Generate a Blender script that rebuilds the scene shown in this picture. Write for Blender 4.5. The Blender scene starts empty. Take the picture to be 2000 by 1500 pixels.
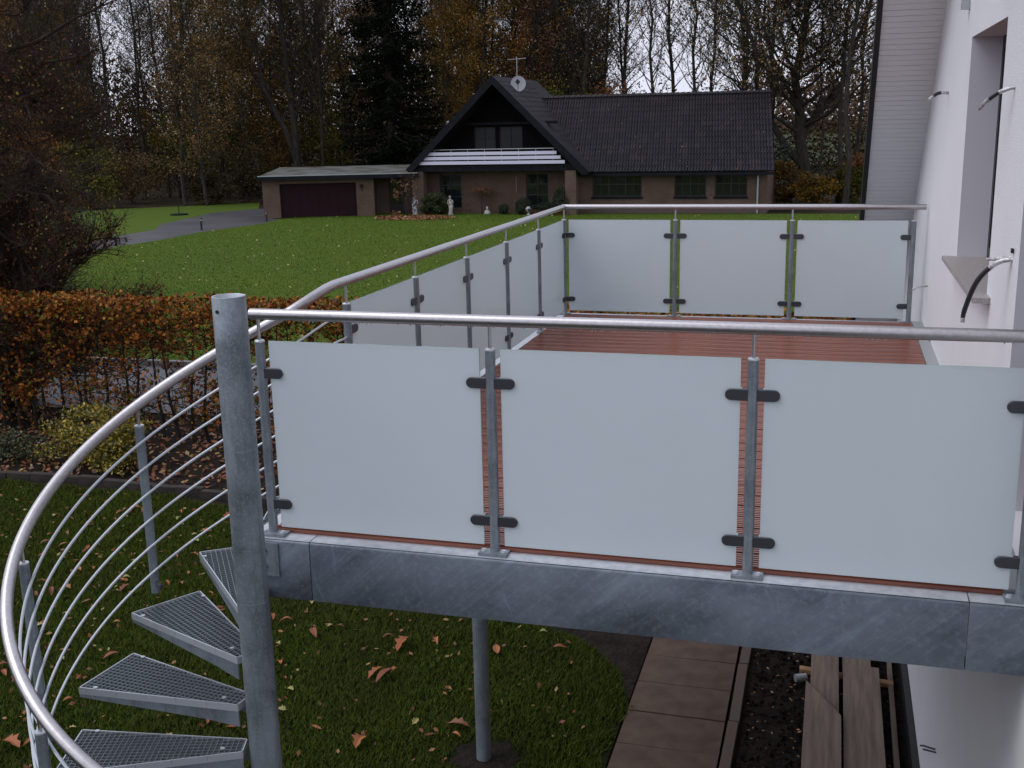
import bpy, math, random
import numpy as np
from mathutils import Vector, Matrix, Euler
from mathutils.geometry import tessellate_polygon
C = bpy.context.scene.collection
rad = math.radians
# ---------------------------------------------------------------- camera
F_PX, YAW, PITCH, ROLL = 2165.8, 0.2844, 0.2329, -0.0222
CAM = Vector((1.3238, -4.2202, 1.7843))
fw = Vector((-math.sin(YAW)*math.cos(PITCH), math.cos(YAW)*math.cos(PITCH), -math.sin(PITCH)))
r_ = Vector((math.cos(YAW), math.sin(YAW), 0)); u_ = r_.cross(fw)
rt = r_*math.cos(ROLL)+u_*math.sin(ROLL); up = -r_*math.sin(ROLL)+u_*math.cos(ROLL)
cd = bpy.data.cameras.new('camera'); cam = bpy.data.objects.new('camera', cd); C.objects.link(cam)
cd.sensor_width = 36; cd.lens = 36*F_PX/2000; cd.clip_start = 0.05; cd.clip_end = 1500
cam.matrix_world = Matrix(((rt.x, up.x, -fw.x, CAM.x), (rt.y, up.y, -fw.y, CAM.y), (rt.z, up.z, -fw.z, CAM.z), (0, 0, 0, 1)))
sc = bpy.context.scene; sc.camera = cam
def at(px, py, z=None, y=None):          # a pixel of the photograph as a point of the place (ground level or depth given)
    d = fw+rt*((px-1000)/F_PX)-up*((py-750)/F_PX)
    t = (z-CAM.z)/d.z if z is not None else (y-CAM.y)/d.y
    return CAM+d*t
# ---------------------------------------------------------------- sky, sun, exposure
w = bpy.data.worlds.new('World'); sc.world = w; w.use_nodes = True
nt = w.node_tree; nt.nodes.clear()
sky = nt.nodes.new('ShaderNodeTexSky'); sky.sky_type = 'NISHITA'; sky.sun_disc = False
SUN_EL, SUN_AZ = 56, -112                # degrees; azimuth measured from +Y towards +X
sky.sun_elevation = rad(SUN_EL); sky.sun_rotation = rad(SUN_AZ); sky.dust_density = 3.0; sky.air_density = 1.0
mixn = nt.nodes.new('ShaderNodeMix'); mixn.data_type = 'RGBA'
mixn.inputs[0].default_value = 0.86; mixn.inputs[7].default_value = (6.4, 6.6, 7.75, 1)     # cloud cover
bg = nt.nodes.new('ShaderNodeBackground'); bg.inputs[1].default_value = 0.105
wo = nt.nodes.new('ShaderNodeOutputWorld')
nt.links.new(sky.outputs[0], mixn.inputs[6]); nt.links.new(mixn.outputs[2], bg.inputs[0]); nt.links.new(bg.outputs[0], wo.inputs[0])
sl = bpy.data.lights.new('sun', 'SUN'); sl.energy = 0.75; sl.angle = rad(40); sl.color = (1, 0.985, 0.97)
so = bpy.data.objects.new('sun', sl); C.objects.link(so)
sd = Vector((math.sin(rad(SUN_AZ))*math.cos(rad(SUN_EL)), math.cos(rad(SUN_AZ))*math.cos(rad(SUN_EL)), math.sin(rad(SUN_EL))))
so.rotation_euler = sd.to_track_quat('Z', 'Y').to_euler(); so.location = (0, 0, 30)
sc.view_settings.view_transform = 'Standard'; sc.view_settings.look = 'None'
sc.view_settings.exposure = 0.42; sc.view_settings.gamma = 1.0; sc.view_settings.use_curve_mapping = False
sc.render.engine = 'CYCLES'; sc.render.resolution_x = 1024; sc.render.resolution_y = 768
sc.cycles.max_bounces = 6; sc.cycles.transparent_max_bounces = 4
G = -3.0                                  # ground level; the deck is level 0
rng = random.Random(7); nrg = np.random.default_rng(7)

# ================================================================ materials
def mat(name, col=(.5, .5, .5), rough=.6, metal=0., spec=.5, coat=0., coat_r=.05, noise=None, bump=None, ramp=None, rnd=None, extra=None):
    """noise=(scale, detail, colour2, lo, hi); bump=(scale, strength, dist); rnd='island'|'object' with ramp=[(pos,col)..]"""
    m = bpy.data.materials.new(name); m.use_nodes = True; t = m.node_tree; L = t.links.new
    b = t.nodes['Principled BSDF']; b.inputs['Base Color'].default_value = (*col, 1); b.inputs['Roughness'].default_value = rough
    b.inputs['Metallic'].default_value = metal; b.inputs['Specular IOR Level'].default_value = spec
    if coat: b.inputs['Coat Weight'].default_value = coat; b.inputs['Coat Roughness'].default_value = coat_r
    tc = t.nodes.new('ShaderNodeTexCoord'); out = None
    if ramp:
        cr = t.nodes.new('ShaderNodeValToRGB'); el = cr.color_ramp.elements
        while len(el) > 1: el.remove(el[-1])
        el[0].position = ramp[0][0]; el[0].color = (*ramp[0][1], 1)
        for p, c in ramp[1:]: e = el.new(p); e.color = (*c, 1)
        if rnd == 'island': s = t.nodes.new('ShaderNodeNewGeometry').outputs['Random Per Island']
        elif rnd == 'object': s = t.nodes.new('ShaderNodeObjectInfo').outputs['Random']
        else:
            nz = t.nodes.new('ShaderNodeTexNoise'); nz.inputs['Scale'].default_value = rnd; nz.inputs['Detail'].default_value = 6
            L(tc.outputs['Object'], nz.inputs['Vector']); s = nz.outputs['Fac']
        L(s, cr.inputs[0]); out = cr.outputs[0]
    if noise:
        nz = t.nodes.new('ShaderNodeTexNoise'); nz.inputs['Scale'].default_value = noise[0]; nz.inputs['Detail'].default_value = noise[1]
        mp = t.nodes.new('ShaderNodeMapping'); L(tc.outputs['Object'], mp.inputs[0]); L(mp.outputs[0], nz.inputs['Vector'])
        if len(noise) > 5: mp.inputs['Scale'].default_value = noise[5]
        mr = t.nodes.new('ShaderNodeMapRange'); mr.inputs[1].default_value = noise[3]; mr.inputs[2].default_value = noise[4]
        L(nz.outputs['Fac'], mr.inputs[0])
        mx = t.nodes.new('ShaderNodeMix'); mx.data_type = 'RGBA'; L(mr.outputs[0], mx.inputs[0])
        if out: L(out, mx.inputs[6])
        else: mx.inputs[6].default_value = (*col, 1)
        mx.inputs[7].default_value = (*noise[2], 1); out = mx.outputs[2]
    if out: L(out, b.inputs['Base Color'])
    if bump:
        nb = t.nodes.new('ShaderNodeTexNoise'); nb.inputs['Scale'].default_value = bump[0]; nb.inputs['Detail'].default_value = 5
        mp = t.nodes.new('ShaderNodeMapping'); L(tc.outputs['Object'], mp.inputs[0]); L(mp.outputs[0], nb.inputs['Vector'])
        if len(bump) > 3: mp.inputs['Scale'].default_value = bump[3]
        bn = t.nodes.new('ShaderNodeBump'); bn.inputs['Strength'].default_value = bump[1]; bn.inputs['Distance'].default_value = bump[2]
        L(nb.outputs['Fac'], bn.inputs['Height']); L(bn.outputs[0], b.inputs['Normal'])
    if extra: extra(t, b, tc, out)
    return m
def rough_noise(scale, lo, hi, stretch=(1, 1, 1)):
    def f(t, b, tc, out):
        n = t.nodes.new('ShaderNodeTexNoise'); n.inputs['Scale'].default_value = scale; n.inputs['Detail'].default_value = 4
        mp = t.nodes.new('ShaderNodeMapping'); mp.inputs['Scale'].default_value = stretch
        t.links.new(tc.outputs['Object'], mp.inputs[0]); t.links.new(mp.outputs[0], n.inputs['Vector'])
        r = t.nodes.new('ShaderNodeMapRange'); r.inputs[3].default_value = lo; r.inputs[4].default_value = hi
        t.links.new(n.outputs['Fac'], r.inputs[0]); t.links.new(r.outputs[0], b.inputs['Roughness'])
    return f
def layer(t, tc, prev, rot, sc_, lo, hi, st, c, seed=0., detail=5, dist=0., blend='MIX'):
    L = t.links.new; m1 = t.nodes.new('ShaderNodeMapping'); m1.inputs['Rotation'].default_value = (0, rot, 0)
    m2 = t.nodes.new('ShaderNodeMapping'); m2.inputs['Scale'].default_value = sc_; m2.inputs['Location'].default_value = (seed*3.1, seed*1.7, seed*7.7)
    n = t.nodes.new('ShaderNodeTexNoise'); n.inputs['Scale'].default_value = 1.0; n.inputs['Detail'].default_value = detail; n.inputs['Roughness'].default_value = .62; n.inputs['Distortion'].default_value = dist
    L(tc.outputs['Object'], m1.inputs[0]); L(m1.outputs[0], m2.inputs[0]); L(m2.outputs[0], n.inputs['Vector'])
    r = t.nodes.new('ShaderNodeMapRange'); r.inputs[1].default_value = lo; r.inputs[2].default_value = hi; r.inputs[3].default_value = 0; r.inputs[4].default_value = st
    L(n.outputs['Fac'], r.inputs[0]); mx = t.nodes.new('ShaderNodeMix'); mx.data_type = 'RGBA'; mx.blend_type = blend
    L(r.outputs[0], mx.inputs[0]); L(prev, mx.inputs[6]); mx.inputs[7].default_value = (*c, 1); return mx.outputs[2]
def beam_extra(t, b, tc, out):            # handling marks on the zinc: diagonal brushing, pale wipes, dark clouds
    p = layer(t, tc, out, .0, (1.1, 1, 2.2), .42, .62, .8, (.19, .225, .265), 1, 8, .6)
    p = layer(t, tc, p, .72, (1.0, 1, 75), .52, .74, .15, (.36, .41, .47), 2, 3)
    p = layer(t, tc, p, .66, (.9, 1, 6), .60, .76, .45, (.36, .44, .54), 3, 6, .3)
    p = layer(t, tc, p, -1.2, (1.6, 1, 9), .64, .76, .5, (.34, .43, .55), 4, 4, 1.2)
    p = layer(t, tc, p, .0, (45, 45, 45), .50, .75, .30, (.30, .34, .38), 5, 3)
    t.links.new(p, b.inputs['Base Color']); rough_noise(6, .32, .6)(t, b, tc, out)
def zinc_extra(t, b, tc, out):            # spangle, soft clouds and run marks of hot-dip zinc
    p = layer(t, tc, out, .0, (5, 5, 3), .40, .64, .75, (.30, .345, .375), 6, 7, .5)
    p = layer(t, tc, p, .0, (34, 34, 1.2), .54, .70, .5, (.085, .10, .115), 7, 4, .3)
    p = layer(t, tc, p, .0, (95, 95, 95), .48, .72, .25, (.44, .49, .52), 8, 2)
    t.links.new(p, b.inputs['Base Color']); rough_noise(14, .3, .62)(t, b, tc, out)
def tree_var(lo, hi, s0=.75, s1=1.05):
    def f(t, b, tc, out):
        oi = t.nodes.new('ShaderNodeObjectInfo'); hs = t.nodes.new('ShaderNodeHueSaturation')
        for k, (a, c) in (('Value', (lo, hi)), ('Saturation', (s0, s1))):
            r = t.nodes.new('ShaderNodeMapRange'); r.inputs[3].default_value = a; r.inputs[4].default_value = c
            if k == 'Saturation':
                m7 = t.nodes.new('ShaderNodeMath'); m7.operation = 'MULTIPLY'; m7.inputs[1].default_value = 7.13; fr_ = t.nodes.new('ShaderNodeMath'); fr_.operation = 'FRACT'
                t.links.new(oi.outputs['Random'], m7.inputs[0]); t.links.new(m7.outputs[0], fr_.inputs[0]); t.links.new(fr_.outputs[0], r.inputs[0])
            else: t.links.new(oi.outputs['Random'], r.inputs[0])
            t.links.new(r.outputs[0], hs.inputs[k])
        t.links.new(out, hs.inputs['Color']); t.links.new(hs.outputs[0], b.inputs['Base Color'])
    return f
def brick_extra(t, b, tc, out):
    br_ = t.nodes.new('ShaderNodeTexBrick'); mp = t.nodes.new('ShaderNodeMapping'); mp.inputs['Rotation'].default_value = (rad(90), 0, 0)
    t.links.new(tc.outputs['Object'], mp.inputs[0]); t.links.new(mp.outputs[0], br_.inputs[0])
    br_.inputs['Scale'].default_value = 4.2; br_.inputs['Color1'].default_value = (1, 1, 1, 1); br_.inputs['Color2'].default_value = (.72, .70, .70, 1); br_.inputs['Mortar'].default_value = (1.15, 1.15, 1.15, 1)
    br_.inputs['Mortar Size'].default_value = .03; br_.inputs['Bias'].default_value = -.1
    mx = t.nodes.new('ShaderNodeMix'); mx.data_type = 'RGBA'; mx.blend_type = 'MULTIPLY'; mx.inputs[0].default_value = .9
    t.links.new(out, mx.inputs[6]); t.links.new(br_.outputs[0], mx.inputs[7]); t.links.new(mx.outputs[2], b.inputs['Base Color'])
M = {}
M['zinc'] = mat('galvanised_zinc', (.23, .26, .29), .45, .5, noise=(9, 6, (.12, .14, .16), .35, .7), bump=(160, .15, .001), extra=zinc_extra)
M['zinc_bright'] = mat('galvanised_zinc_pale', (.62, .65, .68), .35, .4, noise=(25, 5, (.46, .49, .53), .35, .7), bump=(120, .12, .001))
M['zinc_beam'] = mat('galvanised_beam', (.115, .135, .16), .42, .45, noise=(2.2, 9, (.055, .067, .085), .38, .64), bump=(90, .08, .001), extra=beam_extra)
M['zinc_pole'] = mat('galvanised_pole', (.15, .175, .195), .5, .4, noise=(2.6, 9, (.07, .084, .096), .38, .60, (1, 1, .6)), bump=(70, .12, .002), extra=zinc_extra)
M['zinc_grid'] = mat('galvanised_grid', (.26, .29, .31), .4, .5)
M['steel'] = mat('brushed_stainless', (.54, .52, .525), .36, 1., bump=(900, .12, .0006), noise=(60, 3, (.46, .44, .45), .4, .7))
M['clamp'] = mat('clamp_zinc', (.070, .074, .084), .42, .6, bump=(300, .1, .0005))
M['white_edge'] = mat('grating_edge', (.55, .58, .62), .35, .5)
def frosted(name, base, edge=False):
    m = bpy.data.materials.new(name); m.use_nodes = True; t = m.node_tree; L = t.links.new
    b = t.nodes['Principled BSDF']; o = t.nodes['Material Output']
    b.inputs['Base Color'].default_value = (*base, 1); b.inputs['Roughness'].default_value = .55; b.inputs['Specular IOR Level'].default_value = .3
    b.inputs['Coat Weight'].default_value = .75; b.inputs['Coat Roughness'].default_value = .035; b.inputs['Coat IOR'].default_value = 1.45
    tr = t.nodes.new('ShaderNodeBsdfTranslucent'); tr.inputs[0].default_value = (base[0]*1.1, base[1]*1.1, base[2]*1.1, 1)
    mx = t.nodes.new('ShaderNodeMixShader'); mx.inputs[0].default_value = .36
    L(b.outputs[0], mx.inputs[1]); L(tr.outputs[0], mx.inputs[2]); L(mx.outputs[0], o.inputs[0])
    tc = t.nodes.new('ShaderNodeTexCoord'); n = t.nodes.new('ShaderNodeTexNoise'); n.inputs['Scale'].default_value = 2.3; n.inputs['Detail'].default_value = 5
    L(tc.outputs['Object'], n.inputs[0]); mm = t.nodes.new('ShaderNodeMix'); mm.data_type = 'RGBA'; L(n.outputs['Fac'], mm.inputs[0])
    mm.inputs[6].default_value = (*[c*.96 for c in base], 1); mm.inputs[7].default_value = (*[min(1, c*1.03) for c in base], 1); L(mm.outputs[2], b.inputs['Base Color'])
    return m
M['frost'] = frosted('frosted_glass', (.755, .818, .838))
M['glass_edge'] = mat('glass_edge', (.35, .5, .46), .15)
M['plank'] = mat('wet_hardwood', (.36, .125, .068), .17, 0, .6, noise=(3, 6, (.17, .050, .034), .35, .7, (.35, 6, 1)), bump=(60, .12, .001, (.15, 1, 1)), extra=rough_noise(3, .12, .34, (1, 4, 1)))
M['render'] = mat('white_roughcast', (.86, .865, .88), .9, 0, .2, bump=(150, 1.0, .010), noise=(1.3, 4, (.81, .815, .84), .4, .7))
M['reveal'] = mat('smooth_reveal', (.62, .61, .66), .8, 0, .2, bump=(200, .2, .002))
M['soffit'] = mat('soffit_board', (.80, .80, .82), .6, 0, .3)
M['black'] = mat('black_trim', (.012, .012, .014), .45)
M['granite'] = mat('granite_sill', (.40, .37, .35), .5, noise=(140, 3, (.20, .18, .18), .45, .6))
M['flashing'] = mat('metal_flashing', (.42, .45, .46), .4, .6)
M['tape'] = mat('silver_tape', (.62, .62, .64), .35, .4, noise=(60, 3, (.35, .34, .34), .45, .6), bump=(80, .5, .004))
M['cable'] = mat('black_conduit', (.015, .015, .02), .4)
M['slab'] = mat('path_slab', (.120, .086, .066), .75, 0, .12, noise=(5, 9, (.085, .057, .045), .35, .65), bump=(45, .35, .004))
M['kerb'] = mat('kerb_stone', (.125, .088, .070), .8, 0, .12, noise=(8, 6, (.11, .09, .08), .4, .65), bump=(40, .4, .004))
M['soil'] = mat('soil', (.026, .019, .015), .95, 0, .12, noise=(7, 8, (.013, .010, .008), .35, .65), bump=(18, 1.0, .05))
M['board'] = mat('weathered_board', (.30, .235, .185), .8, 0, .12, noise=(2.5, 7, (.18, .14, .115), .35, .65, (9, .7, 1)), bump=(14, .3, .003, (8, .6, 1)))
M['batten'] = mat('fresh_batten', (.50, .27, .13), .7, noise=(8, 4, (.38, .2, .09), .4, .6))
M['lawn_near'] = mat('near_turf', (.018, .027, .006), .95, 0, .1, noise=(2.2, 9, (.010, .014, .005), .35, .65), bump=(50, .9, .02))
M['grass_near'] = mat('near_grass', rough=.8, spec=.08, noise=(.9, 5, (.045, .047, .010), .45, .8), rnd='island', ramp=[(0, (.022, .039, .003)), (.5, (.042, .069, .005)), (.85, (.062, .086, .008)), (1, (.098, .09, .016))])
M['lawn_far'] = mat('far_turf', (.066, .106, .014), .95, 0, .1, noise=(.25, 9, (.080, .112, .013), .45, .85), bump=(9, .9, .05))
M['grass_far'] = mat('far_grass', rough=.85, spec=.06, noise=(.25, 8, (.092, .132, .014), .45, .85), rnd='island', ramp=[(0, (.052, .094, .007)), (.5, (.070, .124, .010)), (1, (.098, .146, .015))])
M['forest'] = mat('leaf_litter', (.036, .024, .013), .95, 0, .12, noise=(.8, 10, (.016, .014, .007), .35, .65), bump=(3, 1, .1))
M['field'] = mat('far_field', (.030, .052, .014), .9, 0, .12, noise=(.03, 5, (.04, .05, .018), .4, .6))
M['asphalt'] = mat('wet_asphalt', (.070, .068, .078), .35, 0, .5, noise=(3, 8, (.06, .058, .068), .35, .65), bump=(60, .3, .006), extra=rough_noise(1.5, .22, .5))
M['driveway'] = mat('driveway_asphalt', (.075, .072, .080), .5, 0, .5, noise=(.5, 8, (.048, .045, .048), .35, .65), bump=(20, .3, .01))
M['kerb_white'] = mat('pale_kerb', (.16, .155, .155), .7)
M['leafA'] = mat('fallen_leaf_rust', rough=.55, rnd='object', ramp=[(0, (.16, .040, .010)), (.35, (.26, .066, .012)), (.7, (.34, .115, .024)), (1, (.12, .036, .012))], noise=(30, 3, (.09, .028, .010), .5, .75))
M['leafB'] = mat('fallen_leaf_pale', rough=.55, rnd='object', ramp=[(0, (.28, .24, .07)), (.6, (.33, .27, .10)), (1, (.20, .22, .06))])
M['leaf_spread'] = mat('scattered_leaves', rough=.6, rnd='island', ramp=[(0, (.13, .040, .018)), (.5, (.22, .070, .024)), (.8, (.26, .13, .04)), (1, (.30, .25, .08))])
M['beech'] = mat('beech_leaf', rough=.6, spec=.15, rnd='island', ramp=[(0, (.045, .018, .008)), (.25, (.14, .042, .010)), (.5, (.29, .085, .013)), (.78, (.38, .145, .022)), (.88, (.06, .085, .010)), (1, (.13, .13, .014))])
M['hedge_wood'] = mat('hedge_stem', (.022, .016, .012), .9, 0, .2, bump=(30, .6, .01), noise=(12, 4, (.05, .045, .035), .45, .7))
M['gold'] = mat('variegated_leaf', rough=.5, rnd='island', ramp=[(0, (.025, .040, .006)), (.45, (.15, .13, .010)), (1, (.42, .29, .025))])
M['box'] = mat('box_leaf', rough=.5, rnd='island', ramp=[(0, (.008, .018, .006)), (1, (.028, .050, .016))])
M['rhodo'] = mat('rhododendron_leaf', rough=.5, rnd='island', ramp=[(0, (.015, .026, .008)), (.8, (.045, .062, .016)), (1, (.09, .09, .02))])
M['bark'] = mat('bark', (.034, .029, .025), .95, 0, .1, noise=(4, 6, (.066, .060, .048), .4, .7, (3, 3, .6)), bump=(14, .8, .03))
M['bark_brown'] = mat('bark_brown', (.040, .025, .018), .95, 0, .15, noise=(6, 6, (.065, .045, .035), .45, .7), bump=(20, .7, .02))
M['ochre'] = mat('ochre_leaf', rough=.7, spec=.12, rnd='island', ramp=[(0, (.030, .024, .010)), (.45, (.090, .060, .018)), (.8, (.16, .092, .020)), (1, (.21, .088, .020))], extra=tree_var(1.0, 2.2, .85, 1.15))
M['olive'] = mat('olive_leaf', rough=.7, spec=.12, rnd='island', ramp=[(0, (.013, .018, .006)), (.6, (.040, .042, .008)), (1, (.12, .09, .012))], extra=tree_var(1.0, 2.2, .85, 1.15))
M['rust'] = mat('rust_leaf', rough=.7, spec=.12, rnd='island', ramp=[(0, (.045, .022, .013)), (.6, (.098, .042, .020)), (1, (.17, .080, .024))], extra=tree_var(1.0, 2.2, .85, 1.15))
M['golden'] = mat('golden_leaf', rough=.7, spec=.12, rnd='island', ramp=[(0, (.08, .05, .012)), (.6, (.18, .105, .018)), (1, (.26, .115, .022))], extra=tree_var(1.0, 2.2, .85, 1.15))
M['mixleaf'] = mat('shrub_leaf', rough=.6, spec=.15, rnd='island', ramp=[(0, (.05, .016, .008)), (.35, (.13, .036, .014)), (.6, (.17, .075, .016)), (.8, (.045, .060, .012)), (.95, (.20, .17, .025)), (1, (.30, .27, .06))])
M['needle'] = mat('spruce_needle', rough=.9, spec=.03, rnd='island', ramp=[(0, (.003, .0055, .003)), (.8, (.007, .011, .006)), (1, (.014, .019, .009))])
M['brick'] = mat('clinker_brick', (.150, .102, .078), .85, 0, .12, noise=(1.2, 6, (.115, .077, .060), .35, .65), bump=(30, .3, .01), extra=brick_extra)
M['roof_tile'] = mat('slate_grey_tile', (.021, .018, .022), .55, 0, .22, noise=(.9, 7, (.034, .028, .034), .45, .68), bump=(16, .3, .01))
M['tile_rnd'] = mat('slate_grey_tile_single', rough=.55, spec=.22, rnd='object', ramp=[(0, (.017, .016, .021)), (.7, (.024, .022, .028)), (1, (.036, .029, .033))])
M['fascia'] = mat('dark_fascia', (.009, .010, .014), .6, 0, .1, noise=(4, 3, (.013, .014, .018), .4, .6))
M['dark_timber'] = mat('dark_timber', (.007, .005, .006), .8, 0, .1)
M['red_timber'] = mat('red_brown_timber', (.022, .010, .009), .6)
M['garage_door'] = mat('aubergine_door', (.024, .0095, .013), .7, 0, .1)
M['flat_roof'] = mat('bitumen_roof', (.12, .125, .115), .6, noise=(.8, 8, (.045, .042, .028), .42, .6), bump=(20, .3, .01))
M['white_board'] = mat('white_board', (.66, .65, .78), .5)
M['pane'] = mat('window_pane', (.012, .016, .016), .04, 0, .9)
M['pane_dim'] = mat('window_pane_curtained', (.020, .024, .030), .35, 0, .3)
M['curtain'] = mat('net_curtain', (.022, .027, .034), .9)
M['winframe'] = mat('dark_window_frame', (.018, .014, .014), .4)
M['statue'] = mat('weathered_stone', (.55, .50, .46), .8, noise=(9, 5, (.24, .23, .2), .42, .62))
M['mottled'] = mat('mottled_stone', (.45, .46, .47), .8, noise=(7, 4, (.07, .075, .07), .45, .55))
M['dish'] = mat('dish_grey', (.30, .30, .33), .5)
M['pot'] = mat('clay_pot', (.12, .08, .07), .8)
M['edging'] = mat('edging_block', (.040, .028, .024), .9, noise=(6, 6, (.02, .016, .012), .4, .6), bump=(30, .6, .01))
M['lens'] = mat('bollard_lens', (.4, .38, .34), .4)
M['dark_leaf'] = mat('far_wood_leaf', rough=.9, spec=.1, rnd='island', ramp=[(0, (.020, .016, .012)), (.6, (.045, .034, .021)), (1, (.10, .062, .026))])
M['under_leaf'] = mat('undergrowth_leaf', rough=.8, spec=.2, rnd='island', ramp=[(0, (.020, .014, .009)), (.6, (.045, .030, .014)), (.9, (.09, .055, .018)), (1, (.03, .045, .018))])
M['far_orange'] = mat('distant_leaf', rough=.9, spec=.1, rnd='island', ramp=[(0, (.10, .07, .05)), (1, (.22, .13, .07))])
M['water'] = mat('water_drop', (.5, .55, .6), .03, 0, 1.)

# ================================================================ mesh helpers
class MB:
    def __init__(s): s.v = []; s.f = []
    def add(s, vs, fs):
        n = len(s.v); s.v += [tuple(v) for v in vs]; s.f += [tuple(i+n for i in f) for f in fs]; return s
    def box(s, a, b):
        (x0, y0, z0), (x1, y1, z1) = a, b
        return s.add([(x0, y0, z0), (x1, y0, z0), (x1, y1, z0), (x0, y1, z0), (x0, y0, z1), (x1, y0, z1), (x1, y1, z1), (x0, y1, z1)],
                     [(0, 3, 2, 1), (4, 5, 6, 7), (0, 1, 5, 4), (1, 2, 6, 5), (2, 3, 7, 6), (3, 0, 4, 7)])
    def prism(s, poly, z0, z1, M4=None):
        n = len(poly); vs = [Vector((p[0], p[1], z0)) for p in poly]+[Vector((p[0], p[1], z1)) for p in poly]
        if M4: vs = [M4 @ v for v in vs]
        return s.add(vs, [tuple(range(n))[::-1], tuple(range(n, 2*n))]+[(i, (i+1) % n, n+(i+1) % n, n+i) for i in range(n)])
    def tube(s, path, rr, n=8, cap=True):
        path = [Vector(p) for p in path]; k = len(path)
        if not hasattr(rr, '__len__'): rr = [rr]*k
        vs = []; ref = None
        for i, p in enumerate(path):
            t = (path[min(i+1, k-1)]-path[max(i-1, 0)])
            t = t.normalized() if t.length > 1e-9 else Vector((0, 0, 1))
            if ref is None: ref = Vector((1, 0, 0)) if abs(t.x) < .8 else Vector((0, 1, 0))
            a = (ref-t*ref.dot(t)).normalized(); b = t.cross(a); ref = a
            for j in range(n):
                c = 2*math.pi*j/n; vs.append(p+(a*math.cos(c)+b*math.sin(c))*rr[i])
        fs = [(i*n+j, i*n+(j+1) % n, (i+1)*n+(j+1) % n, (i+1)*n+j) for i in range(k-1) for j in range(n)]
        if cap: fs += [tuple(range(n))[::-1], tuple(range((k-1)*n, k*n))]
        return s.add(vs, fs)
    def mesh(s, name, m=None, off=(0, 0, 0), smooth=False):
        me = bpy.data.meshes.new(name); ox, oy, oz = off
        me.from_pydata([(x-ox, y-oy, z-oz) for x, y, z in s.v], [], s.f)
        for q in (m if isinstance(m, list) else [m]):
            if q: me.materials.append(M[q])
        if smooth:
            me.polygons.foreach_set('use_smooth', [True]*len(me.polygons)); me.set_sharp_from_angle(angle=rad(40))
        return me
def tag(o, label=None, cat=None, group=None, kind=None):
    if label: o['label'] = label
    if cat: o['category'] = cat
    if group: o['group'] = group
    if kind: o['kind'] = kind
    return o
WL = {}
def wl(o): return WL.get(o.name, Vector((0, 0, 0)))
def empty(name, loc, label, cat, group=None):
    o = bpy.data.objects.new(name, None); C.objects.link(o); o.location = loc; o.empty_display_size = .2
    WL[o.name] = Vector(loc); return tag(o, label, cat, group)
def link(o, parent, world):
    C.objects.link(o); world = Vector(world)
    if parent is not None: o.parent = parent; o.location = world-wl(parent)
    else: o.location = world
    WL[o.name] = world; return o
def build(mb, name, m, parent=None, smooth=False, origin=None):
    if origin is None:
        xs = np.array(mb.v); lo, hi = xs.min(0), xs.max(0)
        origin = ((lo[0]+hi[0])/2, (lo[1]+hi[1])/2, lo[2] if parent is None else (lo[2]+hi[2])/2)
    me = mb.mesh(name, m, origin, smooth)
    return link(bpy.data.objects.new(name, me), parent, origin)
def inst(name, me, parent, world, rot=None):
    o = link(bpy.data.objects.new(name, me), parent, world)
    if rot is not None: o.rotation_euler = rot
    return o
def np_mesh(name, V, k, m, off=(0, 0, 0)):         # V: (n*k,3) array, faces of k corners in order
    V = np.asarray(V, np.float32)-np.array(off, np.float32); n = len(V)//k
    me = bpy.data.meshes.new(name); me.vertices.add(n*k); me.vertices.foreach_set('co', V.ravel())
    me.loops.add(n*k); me.loops.foreach_set('vertex_index', np.arange(n*k, dtype=np.int32))
    me.polygons.add(n); me.polygons.foreach_set('loop_start', np.arange(0, n*k, k, dtype=np.int32))
    try: me.polygons.foreach_set('loop_total', np.full(n, k, np.int32))
    except Exception: pass
    me.update(calc_edges=True); me.materials.append(M[m]); return me
def leaf_quads(P, size, rg, flat=0., asp=.6):      # rhombic leaves at points P, random directions
    n = len(P); d = rg.normal(size=(n, 3)); d[:, 2] *= (1-flat); d /= np.linalg.norm(d, axis=1)[:, None]+1e-9
    e = rg.normal(size=(n, 3)); e[:, 2] *= (1-flat); e -= d*(e*d).sum(1)[:, None]; e /= np.linalg.norm(e, axis=1)[:, None]+1e-9
    s = (size*rg.uniform(.6, 1.3, n))[:, None]
    return np.stack([P-d*s*.5, P+e*s*.5*asp, P+d*s*.5, P-e*s*.5*asp], 1).reshape(-1, 3)
def struct(mb, name, m, origin=(0, 0, 0)): return tag(build(mb, name, m, None, origin=origin), kind='structure')
def sheet(name, m, poly, z): return struct(MB().add([(p[0], p[1], z) for p in poly], [tuple(range(len(poly)))]), name, m)

# ================================================================ the ground
sheet('ground', 'forest', [(-500, -200), (500, -200), (500, 900), (-500, 900)], G-.02)
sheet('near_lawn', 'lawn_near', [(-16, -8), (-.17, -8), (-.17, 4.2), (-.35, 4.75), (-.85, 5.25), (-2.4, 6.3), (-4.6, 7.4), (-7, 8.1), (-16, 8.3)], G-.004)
sheet('road', 'asphalt', [(-60, 11.9), (60, 11.9), (60, 15.3), (-60, 15.3)], G+.0)
near_e = [at(*p, z=G) for p in [(-60, 566), (30, 536), (110, 509), (190, 487), (300, 471), (395, 453), (512, 437), (545, 428)]]
far_e = [at(*p, z=G) for p in [(-60, 549), (60, 509), (150, 481), (224, 462), (301, 450), (315, 438), (420, 415), (505, 408)]]
xy = lambda L_: [(p.x, p.y) for p in L_]
sheet('far_lawn', 'lawn_far', [(-45, 15.62), (60, 15.62), (60, 52.95), (-23.0, 52.95), (-23.9, 52.1)]+xy(near_e[::-1])+[(-45, 27)], G+.004)
sheet('driveway', 'driveway', xy(near_e)+[(-27.5, 49.4), (-23.9, 52.0), (-27.5, 56)]+xy(far_e[::-1]), G+.008)
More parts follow.
